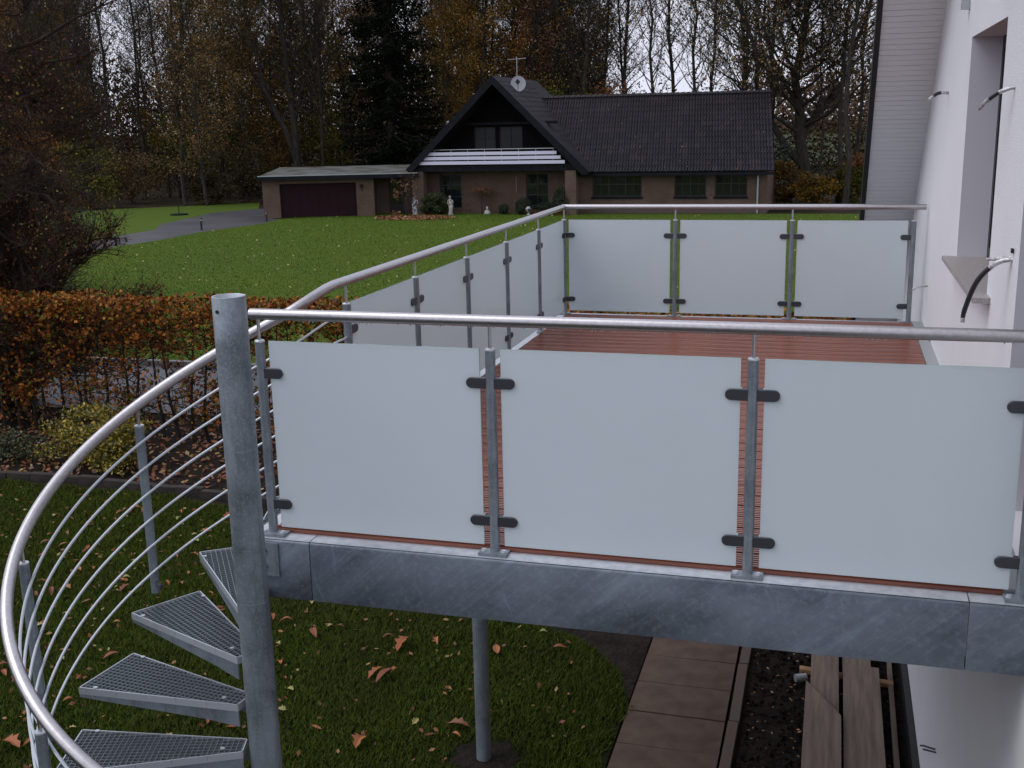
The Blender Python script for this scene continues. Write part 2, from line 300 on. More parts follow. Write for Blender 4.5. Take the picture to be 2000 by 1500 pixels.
sheet('side_lawn', 'lawn_far', xy(far_e)+[(p.x, p.y) for p in [at(*q_, z=G) for q_ in [(508, 395), (420, 400), (330, 404), (232, 408), (0, 425), (-60, 440)]]], G+.003)
sheet('field', 'field', [(-25, 108), (60, 100), (60, 330), (-60, 330)], G+.1)
sheet('soil_strip', 'soil', [(.78, -4), (2.04, -4), (2.04, 12), (.78, 12)], G-.008)
sheet('bare_soil', 'soil', [(-.17, 4.2), (-.17, 9), (-4, 9.2), (-2.4, 6.3), (-.85, 5.25), (-.35, 4.75)], G-.006)
sheet('planting_bed', 'soil', [(-16, 8.3), (-7, 8.1), (-4.6, 7.4), (-2.4, 6.3), (-4, 9.2), (12, 9), (12, 11.6), (-16, 11.6)], G-.007)
k_ = MB()
for i in range(60): k_.box((-36+i, 15.36, G-.05), (-35.02+i, 15.5, G+.10))
struct(k_, 'road_kerb', 'kerb_white')
# path of slabs, the kerb beside it
ps = MB().box((-.398, -.247, -.03), (.398, .247, .0)).mesh('slab', 'slab')
path = struct(MB().box((-.16, -4, G-.2), (.66, 12, G-.02)), 'path', 'kerb'); path.location = (0, 0, 0); WL[path.name] = Vector((0, 0, 0))
for i in range(28):
    y = -3.3+i*.505
    o = inst('slab', ps, path, (.25, y, G+.012+rng.uniform(-.004, .004)), (rng.uniform(-.006, .006), rng.uniform(-.006, .006), rng.uniform(-.006, .006)))
kb = MB().box((-.04, -.492, -.15), (.04, .492, .05)).mesh('kerb_stone', 'kerb')
kr = empty('path_kerb', (.72, 3, G), 'narrow row of kerb stones between slab path and dark soil strip', 'kerb')
for i in range(13): inst('kerb_stone', kb, kr, (.72+rng.uniform(-.008, .008), -2.5+i, G+rng.uniform(-.01, .01)), (0, 0, rng.uniform(-.01, .01)))
# edging round the planting bed
eb = MB().box((-.2, -.05, -.1), (.19, .05, .10)).mesh('edging_stone', 'edging')
er = empty('bed_edging', (-8, 8.2, G), 'low brown edging of blocks along the back of the near lawn', 'garden edging')
for i in range(34): inst('edging_stone', eb, er, (-15.6+i*.4, 8.24-max(0, (i-18)*.06)**1.6, G+rng.uniform(-.02, .02)), (0, 0, rng.uniform(-.04, .04)))
# clods and crumbs of the soil
P = np.stack([nrg.uniform(.8, 2.0, 5200), nrg.uniform(-2, 9, 5200), G+nrg.uniform(-.01, .015, 5200)], 1)
tag(inst('soil_crumbs', np_mesh('soil_crumbs', leaf_quads(P, .045, nrg, .2, .9), 4, 'soil'), None, (0, 0, 0)), 'loose dark crumbs of earth along the strip beside the house', 'soil', kind='stuff')

P = np.stack([nrg.uniform(.8, 2.0, 420), nrg.uniform(1, 7, 420), np.full(420, G+.02)], 1)
tag(inst('wood_chips', np_mesh('wood_chips', leaf_quads(P, .035, nrg, .7, .4), 4, 'batten'), None, (0, 0, 0)), 'pale chips and crumbs strewn over the dark soil strip', 'debris', kind='stuff')
def tri_blades(n, xr, yr, h, wdt, z, poly=None):
    P = np.stack([nrg.uniform(*xr, n), nrg.uniform(*yr, n)], 1)
    if poly is not None: P = P[poly(P)]
    n = len(P); a = nrg.uniform(0, 6.283, n); ln = nrg.uniform(.3, 1.2, n)*h; hh = nrg.uniform(.5, 1.2, n)*h
    w2 = wdt*.5; c, s = np.cos(a), np.sin(a)
    b0 = np.stack([P[:, 0]-s*w2, P[:, 1]+c*w2, np.full(n, z)], 1); b1 = np.stack([P[:, 0]+s*w2, P[:, 1]-c*w2, np.full(n, z)], 1)
    t = np.stack([P[:, 0]+c*ln, P[:, 1]+s*ln, z+hh], 1)
    return np.stack([b0, b1, t], 1).reshape(-1, 3)
def near_ok(P):
    x, y = P[:, 0], P[:, 1]
    edge = np.interp(x, [-16, -7, -4.6, -2.4, -.85, -.35, -.17], [8.3, 8.1, 7.4, 6.3, 5.25, 4.75, 4.2])
    rgt = -.17-.005+.04*np.sin(y*5)+.03*np.sin(y*13); hole = (x+1.1)**2+(y-3.07)**2 > .27**2
    return (y < edge-.05+.05*np.sin(x*7)) & (x < rgt) & hole & (x > -12.5+ (0)*y)
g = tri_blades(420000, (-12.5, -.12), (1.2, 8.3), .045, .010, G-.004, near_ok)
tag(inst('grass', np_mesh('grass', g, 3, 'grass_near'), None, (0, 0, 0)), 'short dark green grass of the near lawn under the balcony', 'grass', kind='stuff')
def far_ok(P):
    x, y = P[:, 0], P[:, 1]
    ex = np.interp(y, [p.y for p in near_e]+[50.5, 52.9], [p.x for p in near_e]+[-26.6, -23.2])
    keep = nrg.uniform(0, 1, len(P)) < (20/np.maximum(y, 15))**.8
    return (x > ex+.2) & keep & (x > -.62*(y+4)-4) & (x < .25*(y+4)+1)
g = tri_blades(560000, (-34, 13), (15.65, 52.8), .040, .022, G+.004, far_ok)
tag(inst('grass', np_mesh('grass', g, 3, 'grass_far'), None, (0, 0, 0)), 'bright green mown grass of the far lawn across the road', 'grass', kind='stuff')

# ================================================================ balcony
balc = empty('balcony', (.5, 2.9, 0), 'raised balcony of galvanised steel beams with red-brown grooved decking beside the white house', 'balcony')
XL, D = -1.086, 5.86
FX = [-1.043, 0.0, 1.051, 2.056]; BX = [XL, -.054, .970, 1.977]; LY = [4.917, 3.944, 2.981, 1.999, 1.002]
# front beam: channel, the light on its top flange painted as a paler sheet
def chan(a, b, y0, y1, h=.275):
    return MB().box((a, y0, -h), (b, y0+.012, -.012)).box((a, y0, -.011), (b, y1, 0)).box((a, y0+.012, -h), (b, y1-.01, -h+.012))
for a, b in ((-.832, 1.868), (1.872, 2.40), (-1.09, -.836)):
    mb = MB(); bev = .012
    sec = [(-.075, -.275), (-.075, -.012), (-.071, -.004), (-.063, 0), (.02, 0), (.02, -.012), (-.06, -.014), (-.062, -.262), (.02, -.264), (.02, -.275)]
    n = len(sec); vs = [(a, y, z) for y, z in sec]+[(b, y, z) for y, z in sec]
    mb.add(vs, [(i, (i+1) % n, n+(i+1) % n, n+i) for i in range(n)]+[tuple(range(n))[::-1], tuple(range(n, 2*n))])
    bm_ = build(mb, 'front_beam', 'zinc_beam', balc, smooth=True)
    build(MB().add([(a, -.069, .0015), (b, -.069, .0015), (b, .019, .0015), (a, .019, .0015)], [(0, 1, 2, 3)]), 'lit_flange_top', 'zinc_bright', bm_)
build(MB().box((-1.126, -.0772, -.275), (-1.118, .03, -.001)).box((-1.118, -.084, -.17), (-.985, -.0765, -.014)), 'end_plate', 'zinc', balc)
for x, z in ((-1.052, -.05), (-1.052, -.125)):
    build(MB().prism([(.014*math.cos(k*math.pi/3), .014*math.sin(k*math.pi/3)) for k in range(6)], 0, .012, Matrix.Translation((x, -.084, z)) @ Matrix.Rotation(rad(90), 4, 'X')), 'bolt', 'clamp', balc)
build(MB().box((-1.135, .032, -.22), (-1.05, 5.93, -.001)), 'side_beam', 'zinc_bright', balc)
build(MB().box((-1.048, 5.82, -.22), (2.06, 5.93, -.002)), 'far_beam', 'zinc_bright', balc)
for y in (1.2, 2.4, 3.6, 4.8): build(MB().box((-1.045, y-.04, -.2), (2.06, y+.04, -.015)), 'joist', 'zinc', balc)
build(MB().tube([(-1.1+.0, 3.07, G-.1), (-1.1, 3.07, -.222)], .057, 20), 'support_column', 'zinc', balc, smooth=True)
# grooved boards: 39 of them, running parallel to the front
pr = []; pw = .136; ng = 6
for i in range(ng):
    y0 = -pw/2+i*pw/ng; st = pw/ng
    pr += [(y0+.001, 0), (y0+st*.55, 0), (y0+st*.57, -.010), (y0+st*.98, -.010)]
pr += [(pw/2, 0), (pw/2, -.024), (-pw/2, -.024)]
def plank_mesh(x0, x1):
    n = len(pr); return MB().add([(x0, y, z) for y, z in pr]+[(x1, y, z) for y, z in pr], [(i, (i+1) % n, n+(i+1) % n, n+i) for i in range(n)][::1]+[tuple(range(n))[::-1], tuple(range(n, 2*n))]).mesh('plank', 'plank')
pm = [plank_mesh(-1.52, 1.52), plank_mesh(-1.518, 1.519)]
for i in range(39):
    y = .108+i*.1466
    inst('plank', pm[i % 2], balc, (.478, y, .022+rng.uniform(-.0015, .0015)), (rng.uniform(-.004, .004), 0, 0))
build(MB().box((-1.05, .022, -.005), (2.0, .034, .014)), 'edge_strip', 'plank', balc)
build(MB().box((2.003, .03, -.03), (2.0885, 5.8, .026)), 'wall_flashing', 'flashing', balc)

# ---------------------------------------------------------------- glass railings
def rail_post_meshes():
    d = {}
    d['post'] = MB().tube([(0, 0, .010), (0, 0, .878)], .0212, 20).mesh('post', 'zinc', smooth=True)
    d['cap'] = MB().tube([(0, 0, .878), (0, 0, .884), (0, 0, .8875)], [.0222, .0222, .018], 20).mesh('post_cap', 'zinc_bright', smooth=True)
    d['pin'] = MB().tube([(0, 0, .884), (0, 0, .9785)], .0075, 10).mesh('rail_pin', 'steel', smooth=True)
    d['plate'] = MB().prism([(-.062, -.032), (.062, -.032), (.062, .032), (-.062, .032)], 0, .010).mesh('base_plate', 'zinc')
    b = MB().prism([(.010*math.cos(k*math.pi/3), .010*math.sin(k*math.pi/3)) for k in range(6)], .0102, .019).prism([(.013*math.cos(k*.6), .013*math.sin(k*.6)) for k in range(10)], .010, .0125)
    d['bolt'] = b.mesh('bolt', 'zinc_bright')
    st = [(0, -.0225)]+[(.0635+.0225*math.sin(a), -.0225*math.cos(a)) for a in [math.pi*k/10 for k in range(11)]]+[(0, .0225)]
    RX = Matrix.Rotation(rad(90), 4, 'X')
    c = MB()
    n = len(st); ins = [(x*.985 if x > .02 else x, z*.9) for x, z in st]
    for y0, y1, y2 in ((-.0135, -.0115, -.0045), (.0045, .0115, .0135)):
        a, b_, e = (ins, st, st) if y0 < 0 else (st, st, ins)
        vs = [(x+.018, y0, z) for x, z in a]+[(x+.018, y1, z) for x, z in b_]+[(x+.018, y2, z) for x, z in e]
        c.add(vs, [tuple(range(n))[::-1], tuple(range(2*n, 3*n))]+[(k*n+i, k*n+(i+1) % n, (k+1)*n+(i+1) % n, (k+1)*n+i) for k in (0, 1) for i in range(n)])
    c.box((.018, -.0046, -.0224), (.040, .0046, .0224))
    d['clamp'] = c.mesh('glass_clamp', 'clamp', smooth=True)
    d['screw'] = MB().box((.040, -.008, .0224), (.052, .008, .0262)).mesh('set_screw', 'zinc_bright')
    return d
RM = rail_post_meshes()
def rail_post(parent, x, y, dirs, along, plate_at=(0, 0)):
    p = inst('post', RM['post'], parent, (x, y, 0))
    inst('post_cap', RM['cap'], p, (x, y, 0)); inst('rail_pin', RM['pin'], p, (x, y, 0))
    inst('base_plate', RM['plate'], p, (x+plate_at[0], y+plate_at[1], .003), (0, 0, 0 if along == 'x' else rad(90)))
    for s in (-1, 1):
        inst('bolt', RM['bolt'], p, (x+plate_at[0]+(s*.044 if along == 'x' else 0), y+plate_at[1]+(s*.044 if along == 'y' else 0), .003))
    for a in dirs:
        for z in (.742, .145):
            inst('glass_clamp', RM['clamp'], p, (x, y, z), (0, 0, rad(a))); inst('set_screw', RM['screw'], p, (x, y, z), (0, 0, rad(a)))
def pane(parent, a, b, z0=.036, z1=.884):
    a, b = Vector(a), Vector(b); d = (b-a).normalized(); n = Vector((-d.y, d.x, 0))*.0043
    bot = [a+n, b+n, b-n, a-n]
    mb = MB().add([(p.x, p.y, z) for z in (z0, z1) for p in bot], [(0, 3, 2, 1), (4, 5, 6, 7), (0, 1, 5, 4), (1, 2, 6, 5), (2, 3, 7, 6), (3, 0, 4, 7)])
    o = build(mb, 'glass_panel', ['frost', 'glass_edge'], parent)
    for p in o.data.polygons:
        if abs(p.normal.dot(n.normalized())) < .5: p.material_index = 1
    return o
fr = empty('glass_railing', (.5, 0, 0), 'nearest balcony railing with three large frosted glass panels on the front steel beam', 'railing')
for i, x in enumerate(FX): rail_post(fr, x, 0, [0] if i == 0 else ([180] if i == 3 else [0, 180]), 'x', (.012 if i == 0 else 0, -.018))
for i in range(3): pane(fr, (FX[i]+.044, 0, 0), (FX[i+1]-.046, 0, 0))
def round_rail(path, r, n=18): return MB().tube(path, r, n)
build(MB().tube([(-1.079, 0, 1.0), (-1.076, 0, 1.0), (2.095, 0, 1.0)], [.021, .0242, .0242], 22), 'handrail', 'steel', fr, smooth=True)
br = empty('glass_railing', (XL, D, 0), 'far corner railing with five frosted panels beside the lawn and three at the back', 'railing')
rail_post(br, XL, D, [0, -90], 'x', (.0, -.018))
for x in BX[1:3]: rail_post(br, x, D, [0, 180], 'x', (0, -.018))
rail_post(br, BX[3], D, [180], 'x', (0, -.018))
for i, y in enumerate(LY): rail_post(br, XL, y, [90] if i == 4 else [90, -90], 'y', (.018, 0))
ys = [D]+LY
for i in range(5): pane(br, (XL, ys[i+1]+.045, 0), (XL, ys[i]-.045, 0))
for i in range(3): pane(br, (BX[i]+.045, D, 0), (BX[i+1]-.045, D, 0))
build(round_rail([(XL-.0, LY[4]-.12, 1.0), (XL, 3, 1.0), (XL, D-.003, 1.0)], .0242, 20), 'handrail', 'steel', br, smooth=True)
build(round_rail([(XL-.015, D, 1.0), (.5, D, 1.0), (2.07, D, 1.0)], .0242, 20), 'handrail', 'steel', br, smooth=True)
# raindrops hanging under the two rails
dm = MB(); 
for k in range(70):
    x = rng.uniform(-1, 2); s = rng.uniform(.002, .0042); dm.tube([(x, rng.uniform(-.004, .004), .9765), (x, 0, .9765-s), (x, 0, .9765-2.1*s)], [s*.7, s, s*.3], 6)
o = build(dm, 'raindrops', 'water', fr, smooth=True); o['kind'] = 'stuff'

# ================================================================ spiral staircase
PX, PY, RS = -.975, -.335, .933
HK, T1, RISE, DA, A0, RT, HW = .4711, 1.6274, .199, .4232, 1.7542, .865, .205
PX, PY = -.945, -.39
stair = empty('spiral_staircase', (PX, PY, G), 'galvanised spiral staircase with wedge grating treads round a thick grey pole', 'staircase')
pole = MB(); n = 36; r1, r0 = .0665, .0590; z1, z0 = 1.142, G-.05; vs = []; fs = []
for (r, z) in ((r0, z1-.25), (r0, z1-.002), (r0+.0015, z1), (r1-.0015, z1), (r1, z1-.002), (r1, .4), (r1, -.8), (r1, -2), (r1, z0)):
    vs += [(PX+r*math.cos(2*math.pi*k/n), PY+r*math.sin(2*math.pi*k/n), z) for k in range(n)]
for i in range(8): fs += [(i*n+k, i*n+(k+1) % n, (i+1)*n+(k+1) % n, (i+1)*n+k) for k in range(n)]
fs = [f[::-1] for f in fs]; fs.append(tuple(range(n)))
pm_ = MB().add(vs, fs)
po = build(pm_, 'pole', ['zinc_pole', 'white_edge', 'black'], stair, smooth=True)
for p in po.data.polygons:
    if p.index < 3*n: p.material_index = 1
hole = MB().prism([(.0075*math.cos(k*.6283), .0075*math.sin(k*.6283)) for k in range(10)], 0, .003, Matrix.Translation((PX-.016, PY-.0652, 1.088)) @ Matrix.Rotation(rad(90), 4, 'X'))
build(hole, 'drill_hole', 'black', po)
for z in (.52, -.14, -.72):
    build(MB().tube([(PX, PY, z), (PX, PY, z+.004)], .0672, 36, cap=False), 'weld_seam', 'zinc', po, smooth=True)
def clip_seg(p, d, poly):                 # clip an infinite line p + t d to a convex polygon
    t0, t1 = -9, 9; n = len(poly)
    for i in range(n):
        a, b = Vector(poly[i]), Vector(poly[(i+1) % n]); e = b-a; nn = Vector((-e.y, e.x))
        den = nn.dot(d); num = nn.dot(Vector(p)-a)
        if abs(den) < 1e-9:
            if num < 0: return None
            continue
        t = -num/den
        if den > 0: t0 = max(t0, t)
        else: t1 = min(t1, t)
    return (t0, t1) if t1 > t0+1e-4 else None
def grating(poly, z, dirv, cell=.0235, bw=.0021, bd=.022):
    """poly counter-clockwise, bars along dirv and across; returns bar mesh and frame mesh"""
    bars, frame = MB(), MB(); d1 = Vector(dirv).normalized(); d2 = Vector((-d1.y, d1.x)); c0 = Vector(poly[0])
    for d, o_, dep, top in ((d1, d2, bd, z-.0012), (d2, d1, .010, z-.0018)):
        vals = [o_.dot(Vector(p)-c0) for p in poly]; k0, k1 = int(min(vals)/cell)-1, int(max(vals)/cell)+1
        for k in range(k0, k1+1):
            p = c0+o_*(k*cell+cell*.4); r = clip_seg(p, d, poly)
            if not r: continue
            a, b = p+d*(r[0]+.0045), p+d*(r[1]-.0045); h = o_*bw*.5
            bars.add([(q.x, q.y, zz) for zz in (top-dep, top) for q in (a-h, b-h, b+h, a+h)], [(4, 5, 6, 7), (0, 1, 5, 4), (2, 3, 7, 6)])
    n = len(poly)
    for i in range(n):
        a, b = Vector(poly[i]), Vector(poly[(i+1) % n]); e = (b-a).normalized(); h = Vector((-e.y, e.x))*.005
        frame.add([(q.x, q.y, zz) for zz in (z-.032, z) for q in (a, b, b+h, a+h)], [(0, 3, 2, 1), (4, 5, 6, 7), (0, 1, 5, 4), (1, 2, 6, 5), (2, 3, 7, 6), (3, 0, 4, 7)])
    return bars, frame
cdot = MB().prism([(.011*math.cos(k*.785), .009*math.sin(k*.785)) for k in range(8)], 0, .005).mesh('clip_bolt', 'white_edge')
for i in range(1, 15):
    a = A0+i*DA; z = -.02-RISE*i; d = Vector((math.cos(a), math.sin(a))); pp = Vector((-d.y, d.x))
    O = Vector((PX, PY)); outer = [O+RT*Vector((math.cos(a+s*HW), math.sin(a+s*HW))) for s in (-1, 1)]
    poly = [O+d*.085-pp*.052, outer[0], outer[1], O+d*.085+pp*.052]
    bars, frame = grating(poly, z, d)
    t = build(frame, 'tread', 'white_edge', stair)
    build(bars, 'grating', 'zinc_grid', t)
    # side cheeks below the frame, deeper towards the pole, and the outer edge plate
    ch = MB()
    for (p0, p1, s) in ((poly[0], poly[1], -1), (poly[3], poly[2], 1)):
        e = (p1-p0).normalized(); h = Vector((-e.y, e.x))*.0035*s*-1; q0, q1 = p0+h*1.5, p1+h*1.5
        vs = [(q.x+hh.x, q.y+hh.y, zz) for hh in (h, -h) for q, zz in ((q0, z-.033), (q1, z-.033), (q1, z-.048), (q0+e*.16, z-.085), (q0, z-.105))]
        ch.add(vs, [(0, 1, 2, 3, 4), (9, 8, 7, 6, 5)]+[(k, (k+1) % 5, 5+(k+1) % 5, 5+k)[::-1] for k in range(5)])
    build(ch, 'bracket', 'zinc', t)
    for q in (poly[1].lerp(poly[3], .1), poly[2].lerp(poly[0], .1), poly[3].lerp(poly[1], .12)):
        inst('clip_bolt', cdot, t, (q.x, q.y, z))
# landing between pole and deck
lp = [Vector(p) for p in ((-1.137, .0), (-1.137, .80), (-1.28, .46))]
bars, frame = grating(lp, -.004, (0, 1), .03)
l_ = build(frame, 'landing', 'white_edge', stair); build(bars, 'grating', 'zinc_grid', l_)

sr = empty('stair_railing', (PX-RS, PY, -.9), 'curved steel stair railing with helical handrail and thin round bars around the spiral stair', 'railing')
def hz(th): return 1.0-HK*max(0, th-T1)
# radius correction measured along the helix
HRK = [(1.2, .0), (1.63, .0), (2.0, .0), (2.6, .0), (3.2, .0), (3.8, .0), (5, .0), (6.5, 0)]
def hr(th): return RS+float(np.interp(th, [k[0] for k in HRK], [k[1] for k in HRK]))
def hp(th, dr=0, dz=0):
    r = hr(th)+dr; return Vector((PX+r*math.cos(th), PY+r*math.sin(th), hz(th)+dz))
def bez(p0, p1, p2, p3, n):
    return [p0*(1-t)**3+p1*3*t*(1-t)**2+p2*3*t*t*(1-t)+p3*t**3 for t in [i/n for i in range(n)]]
def rail_path(dr=0, dz=0, th1=6.6):
    s = Vector((XL+(dr*-1 if False else 0), LY[4]-.12, 1.0+dz)); th_s = 1.9
    e = hp(th_s, dr, dz); tan = (hp(th_s+.02, dr, dz)-e).normalized()
    a = bez(s, s+Vector((0, -.16, 0)), e-tan*.2, e, 12)
    return a+[hp(th_s+(th1-th_s)*k/110, dr, dz) for k in range(111)]
build(MB().tube(rail_path(), .0242, 20), 'handrail', 'steel', sr, smooth=True)
for k in range(6):
    pth = rail_path(-.03, -.165-.128*k)
    if True: pth = [Vector((XL-.0, LY[4]+.0, 1.0-.165-.128*k))]+pth
    build(MB().tube(pth, .0062, 8), 'rail_bar', 'white_edge', sr, smooth=True)
for th in (2.61, 3.44, 4.25, 5.05, 5.9):
    top = hp(th, 0, -.100); p0 = Vector((top.x, top.y, top.z-.83))
    p = build(MB().tube([p0, top], .0212, 18), 'post', 'zinc', sr, smooth=True)
    build(MB().tube([top, top+Vector((0, 0, .006))], .022, 18), 'post_cap', 'zinc_bright', p, smooth=True)
    build(MB().tube([top, top+Vector((0, 0, .10))], .0075, 8), 'rail_pin', 'steel', p, smooth=True)
    inn = Vector((PX-top.x, PY-top.y, 0)).normalized()
    build(MB().tube([p0+Vector((0, 0, .05)), p0+Vector((0, 0, .05))+inn*.07], .009, 8), 'tread_bolt', 'clamp', p)

# ================================================================ the white house on the right
house = empty('white_house', (2.3, 3, G), 'white roughcast house wall on the right with steep boarded roof edge and deep window', 'house')
def poly_wall(outer, holes, x, depth, name, m, rm, parent, ax='x'):
    """upright wall in plane x=const (outward -x); outer/holes are (y,z) loops; reveals go inwards"""
    loops = [[Vector((p[0], p[1], 0)) for p in l] for l in [outer]+holes]; flat = [p for l in loops for p in l]
    tris = tessellate_polygon(loops); f = MB()
    f.add([(x, p.x, p.y) if ax == 'x' else (p.x, x, p.y) for p in flat], [tuple(t) for t in tris])
    wobj = build(f, name, m, parent)
    for hol in holes:
        r = MB(); n = len(hol)
        for i in range(n):
            a, b = hol[i], hol[(i+1) % n]
            pts = [(x, a[0], a[1]), (x, b[0], b[1]), (x+depth, b[0], b[1]), (x+depth, a[0], a[1])]
            if ax != 'x': pts = [(p[1], p[0], p[2]) for p in pts]
            r.add(pts, [(0, 1, 2, 3)])
        build(r, 'reveal', rm, wobj)
    return wobj
W = 2.09; sl_ = .776; rid = -.8
def roof_z(y): return 2.62+(5.42-max(y, 2*rid-y))*sl_
win = [(1.86, .87), (3.42, .87), (3.42, 2.225), (1.86, 2.225)]; door = [(-.15, .03), (.93, .03), (.93, 2.15), (-.15, 2.15)]
outer = [(-7, -.66), (9.6, -.66), (9.6, roof_z(9.6)), (rid, roof_z(rid)), (-7, roof_z(-7))]
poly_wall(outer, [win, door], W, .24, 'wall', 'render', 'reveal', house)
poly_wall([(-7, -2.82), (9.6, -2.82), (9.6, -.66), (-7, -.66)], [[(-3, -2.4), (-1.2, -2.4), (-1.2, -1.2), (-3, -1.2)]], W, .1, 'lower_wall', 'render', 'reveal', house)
build(MB().box((W-.05, -7, G-.2), (W+.1, 9.6, -2.83)), 'plinth', 'black', house)
build(MB().box((W+.3, -7, G), (W+6, 9.6, -.3)), 'rear_block', 'render', house)
for h_, nm in ((win, 'window'), (door, 'door')):
    (a, z0), (b, z1) = h_[0], h_[2]; x = W+.178
    fb = MB().box((x, a, z0), (x+.06, a+.07, z1)).box((x, b-.07, z0), (x+.06, b, z1)).box((x, a+.07, z0), (x+.06, b-.07, z0+.07)).box((x, a+.07, z1-.07), (x+.06, b-.07, z1))
    o = build(fb, nm, 'black', house)
    build(MB().box((x+.025, a+.07, z0+.07), (x+.035, b-.07, z1-.07)), 'pane', 'pane', o)
build(MB().prism([(W-.085, 1.70), (W+.177, 1.70), (W+.177, 3.47), (W-.085, 3.47)], .845, .872), 'sill', 'granite', house)
# roof verge: soffit boards, trim, tiles above
sdir = Vector((0, 1, -sl_)).normalized(); snorm = Vector((0, sl_, 1)).normalized()
sbm = MB().prism([(-.235, -.030), (.235, -.030), (.235, .030), (-.235, .030)], 0, .012).mesh('soffit_board', 'soffit')
ang = math.atan(sl_)
for k in range(113):
    y = 3.9+k*.052
    inst('soffit_board', sbm, house, (1.855, y, roof_z(y)+rng.uniform(-.0008, .0008)), (-ang, 0, 0))
def slope_box(x0, x1, ya, yb, off0, off1):
    mb = MB(); A = Vector((0, ya, roof_z(ya))); B = Vector((0, yb, roof_z(yb))); vs = []
    for x in (x0, x1):
        for P_, o_ in ((A, off0), (B, off0), (B, off1), (A, off1)):
            q = P_+snorm*o_; vs.append((x, q.y, q.z))
    return mb.add(vs, [(0, 1, 2, 3), (7, 6, 5, 4), (0, 4, 5, 1), (1, 5, 6, 2), (2, 6, 7, 3), (3, 7, 4, 0)])
build(slope_box(1.575, 1.618, rid, 9.85, -.02, .19), 'verge_trim', 'black', house)
build(slope_box(1.60, 8, rid, 9.85, .035, .17), 'roof', 'roof_tile', house)
build(slope_box(1.62, 2.089, 3.86, 9.8, .014, .034), 'soffit_backing', 'fascia', house)
build(slope_box(1.62, 2.089, rid, 3.86, .0, .03), 'soffit', 'soffit', house)
build(MB().box((W-.05, 3.66, 2.41), (W-.002, 3.72, 2.47)), 'wall_bracket', 'flashing', house)
sb_ = MB().tube([(W+.02, 2.60, -2.18), (W-.07, 2.62, -2.17), (W-.09, 2.6, -2.16)], .006, 8).tube([(W+.02, 2.55, -2.17), (W-.08, 2.56, -2.16)], .006, 8)
tag(build(sb_, 'wall_hook', 'clamp', None, smooth=True), 'small metal wire hook sticking out of the lower white wall', 'hook')
# cable ends sticking out of the wall
def cable(pts, radii, label, black=None):
    e = empty('cable_end', pts[0], label, 'cable'); P_ = [Vector(p) for p in pts]; fine = []; fr_ = []
    for i in range(len(P_)-1):
        p0, p1, p2, p3 = P_[max(i-1, 0)], P_[i], P_[i+1], P_[min(i+2, len(P_)-1)]
        for t in [k/6 for k in range(6)]:
            fine.append(.5*((2*p1)+(p2-p0)*t+(2*p0-5*p1+4*p2-p3)*t*t+(3*p1-3*p2+p3-p0)*t**3)); fr_.append(radii[i]*(1-t)+radii[i+1]*t)
    fine.append(P_[-1]); fr_.append(radii[-1]); n = len(fine)
    lo, hi = black if black else (n, n); lo, hi = int(lo*n), int(hi*n)
    if black:
        build(MB().tube(fine[:lo+1], fr_[:lo+1], 10), 'tape', 'tape', e, smooth=True); build(MB().tube(fine[lo:hi+1], [r*.93 for r in fr_[lo:hi+1]], 10), 'conduit', 'cable', e, smooth=True)
        build(MB().tube(fine[hi:], fr_[hi:], 10), 'tape', 'tape', e, smooth=True)
    else: build(MB().tube(fine, fr_, 10), 'tape', 'tape', e, smooth=True)
CY = dict(a=4.75, b=1.44, c=1.10, d=5.49)
cable([(W+.01, 4.75, 1.915), (W-.07, 4.73, 1.915), (W-.14, 4.70, 1.87)], [.012, .014, .010], 'shorter taped cable stub high on the white wall near the sloping roof edge', (.45, .7))
cable([(W+.01, 1.44, 1.885), (W-.05, 1.47, 1.87), (W-.10, 1.54, 1.83), (W-.125, 1.62, 1.79)], [.008, .010, .011, .008], 'black and silver taped cable bending out of the wall beside the window top', (.4, .62))
cable([(W+.01, 1.10, 1.14), (W-.06, 1.13, 1.12), (W-.13, 1.18, 1.03), (W-.17, 1.22, .89), (W-.175, 1.22, .83)], [.009, .012, .013, .013, .009], 'thick black conduit drooping from the white wall below the window', (.35, .85))
cable([(W+.01, 1.10, 1.15), (W-.05, 1.16, 1.135), (W-.09, 1.22, 1.125)], [.008, .010, .006], 'short crumpled silver taped stub just above the drooping black conduit')
cable([(W+.01, 5.49, .385), (W-.08, 5.47, .375), (W-.12, 5.45, .35)], [.010, .012, .008], 'small silver cable stub low on the wall beside the last railing post')
build(MB().box((W-.012, 1.07, 1.17), (W-.002, 1.10, 1.19)), 'wall_hole', 'black', house)

# scaffold boards and battens on the soil
def board(pts, z, label, m='board', h=.035, grp=None):
    return tag(build(MB().prism(pts, z, z+h), 'scaffold_board' if m == 'board' else 'batten', m), label, 'board' if m == 'board' else 'batten', grp)
board([(1.30, 4.15), (1.53, 4.15), (1.52, 7.2), (1.29, 7.2)], G+.075, 'upper left weathered board lying lengthways on the soil strip')
board([(1.265, -1), (1.545, -1), (1.545, 4.1), (1.262, 4.62)], G+.115, 'lower left weathered board with a slanting end lying over its neighbour')
board([(1.565, -1), (1.865, -1), (1.86, 5.05), (1.565, 5.08)], G+.078, 'widest weathered board of the plank walkway, nearest the white wall')
board([(1.56, 4.95), (1.80, 4.95), (1.80, 7.5), (1.56, 7.5)], G+.040, 'far right weathered board running on under the wide board')
board([(1.2, 5.02), (1.98, 4.92), (1.98, 4.99), (1.2, 5.09)], G-.0, 'fresh orange batten lying crosswise under the scaffold boards', 'batten', .038)
board([(1.93, 3.6), (1.97, 3.6), (1.99, 6.8), (1.95, 6.8)], G, 'thin dark lath lying on the soil beside the plinth', 'board', .03)
pbm = MB().tube([(1.17, 4.82, G+.05), (1.26, 4.86, G+.05)], .035, 12)
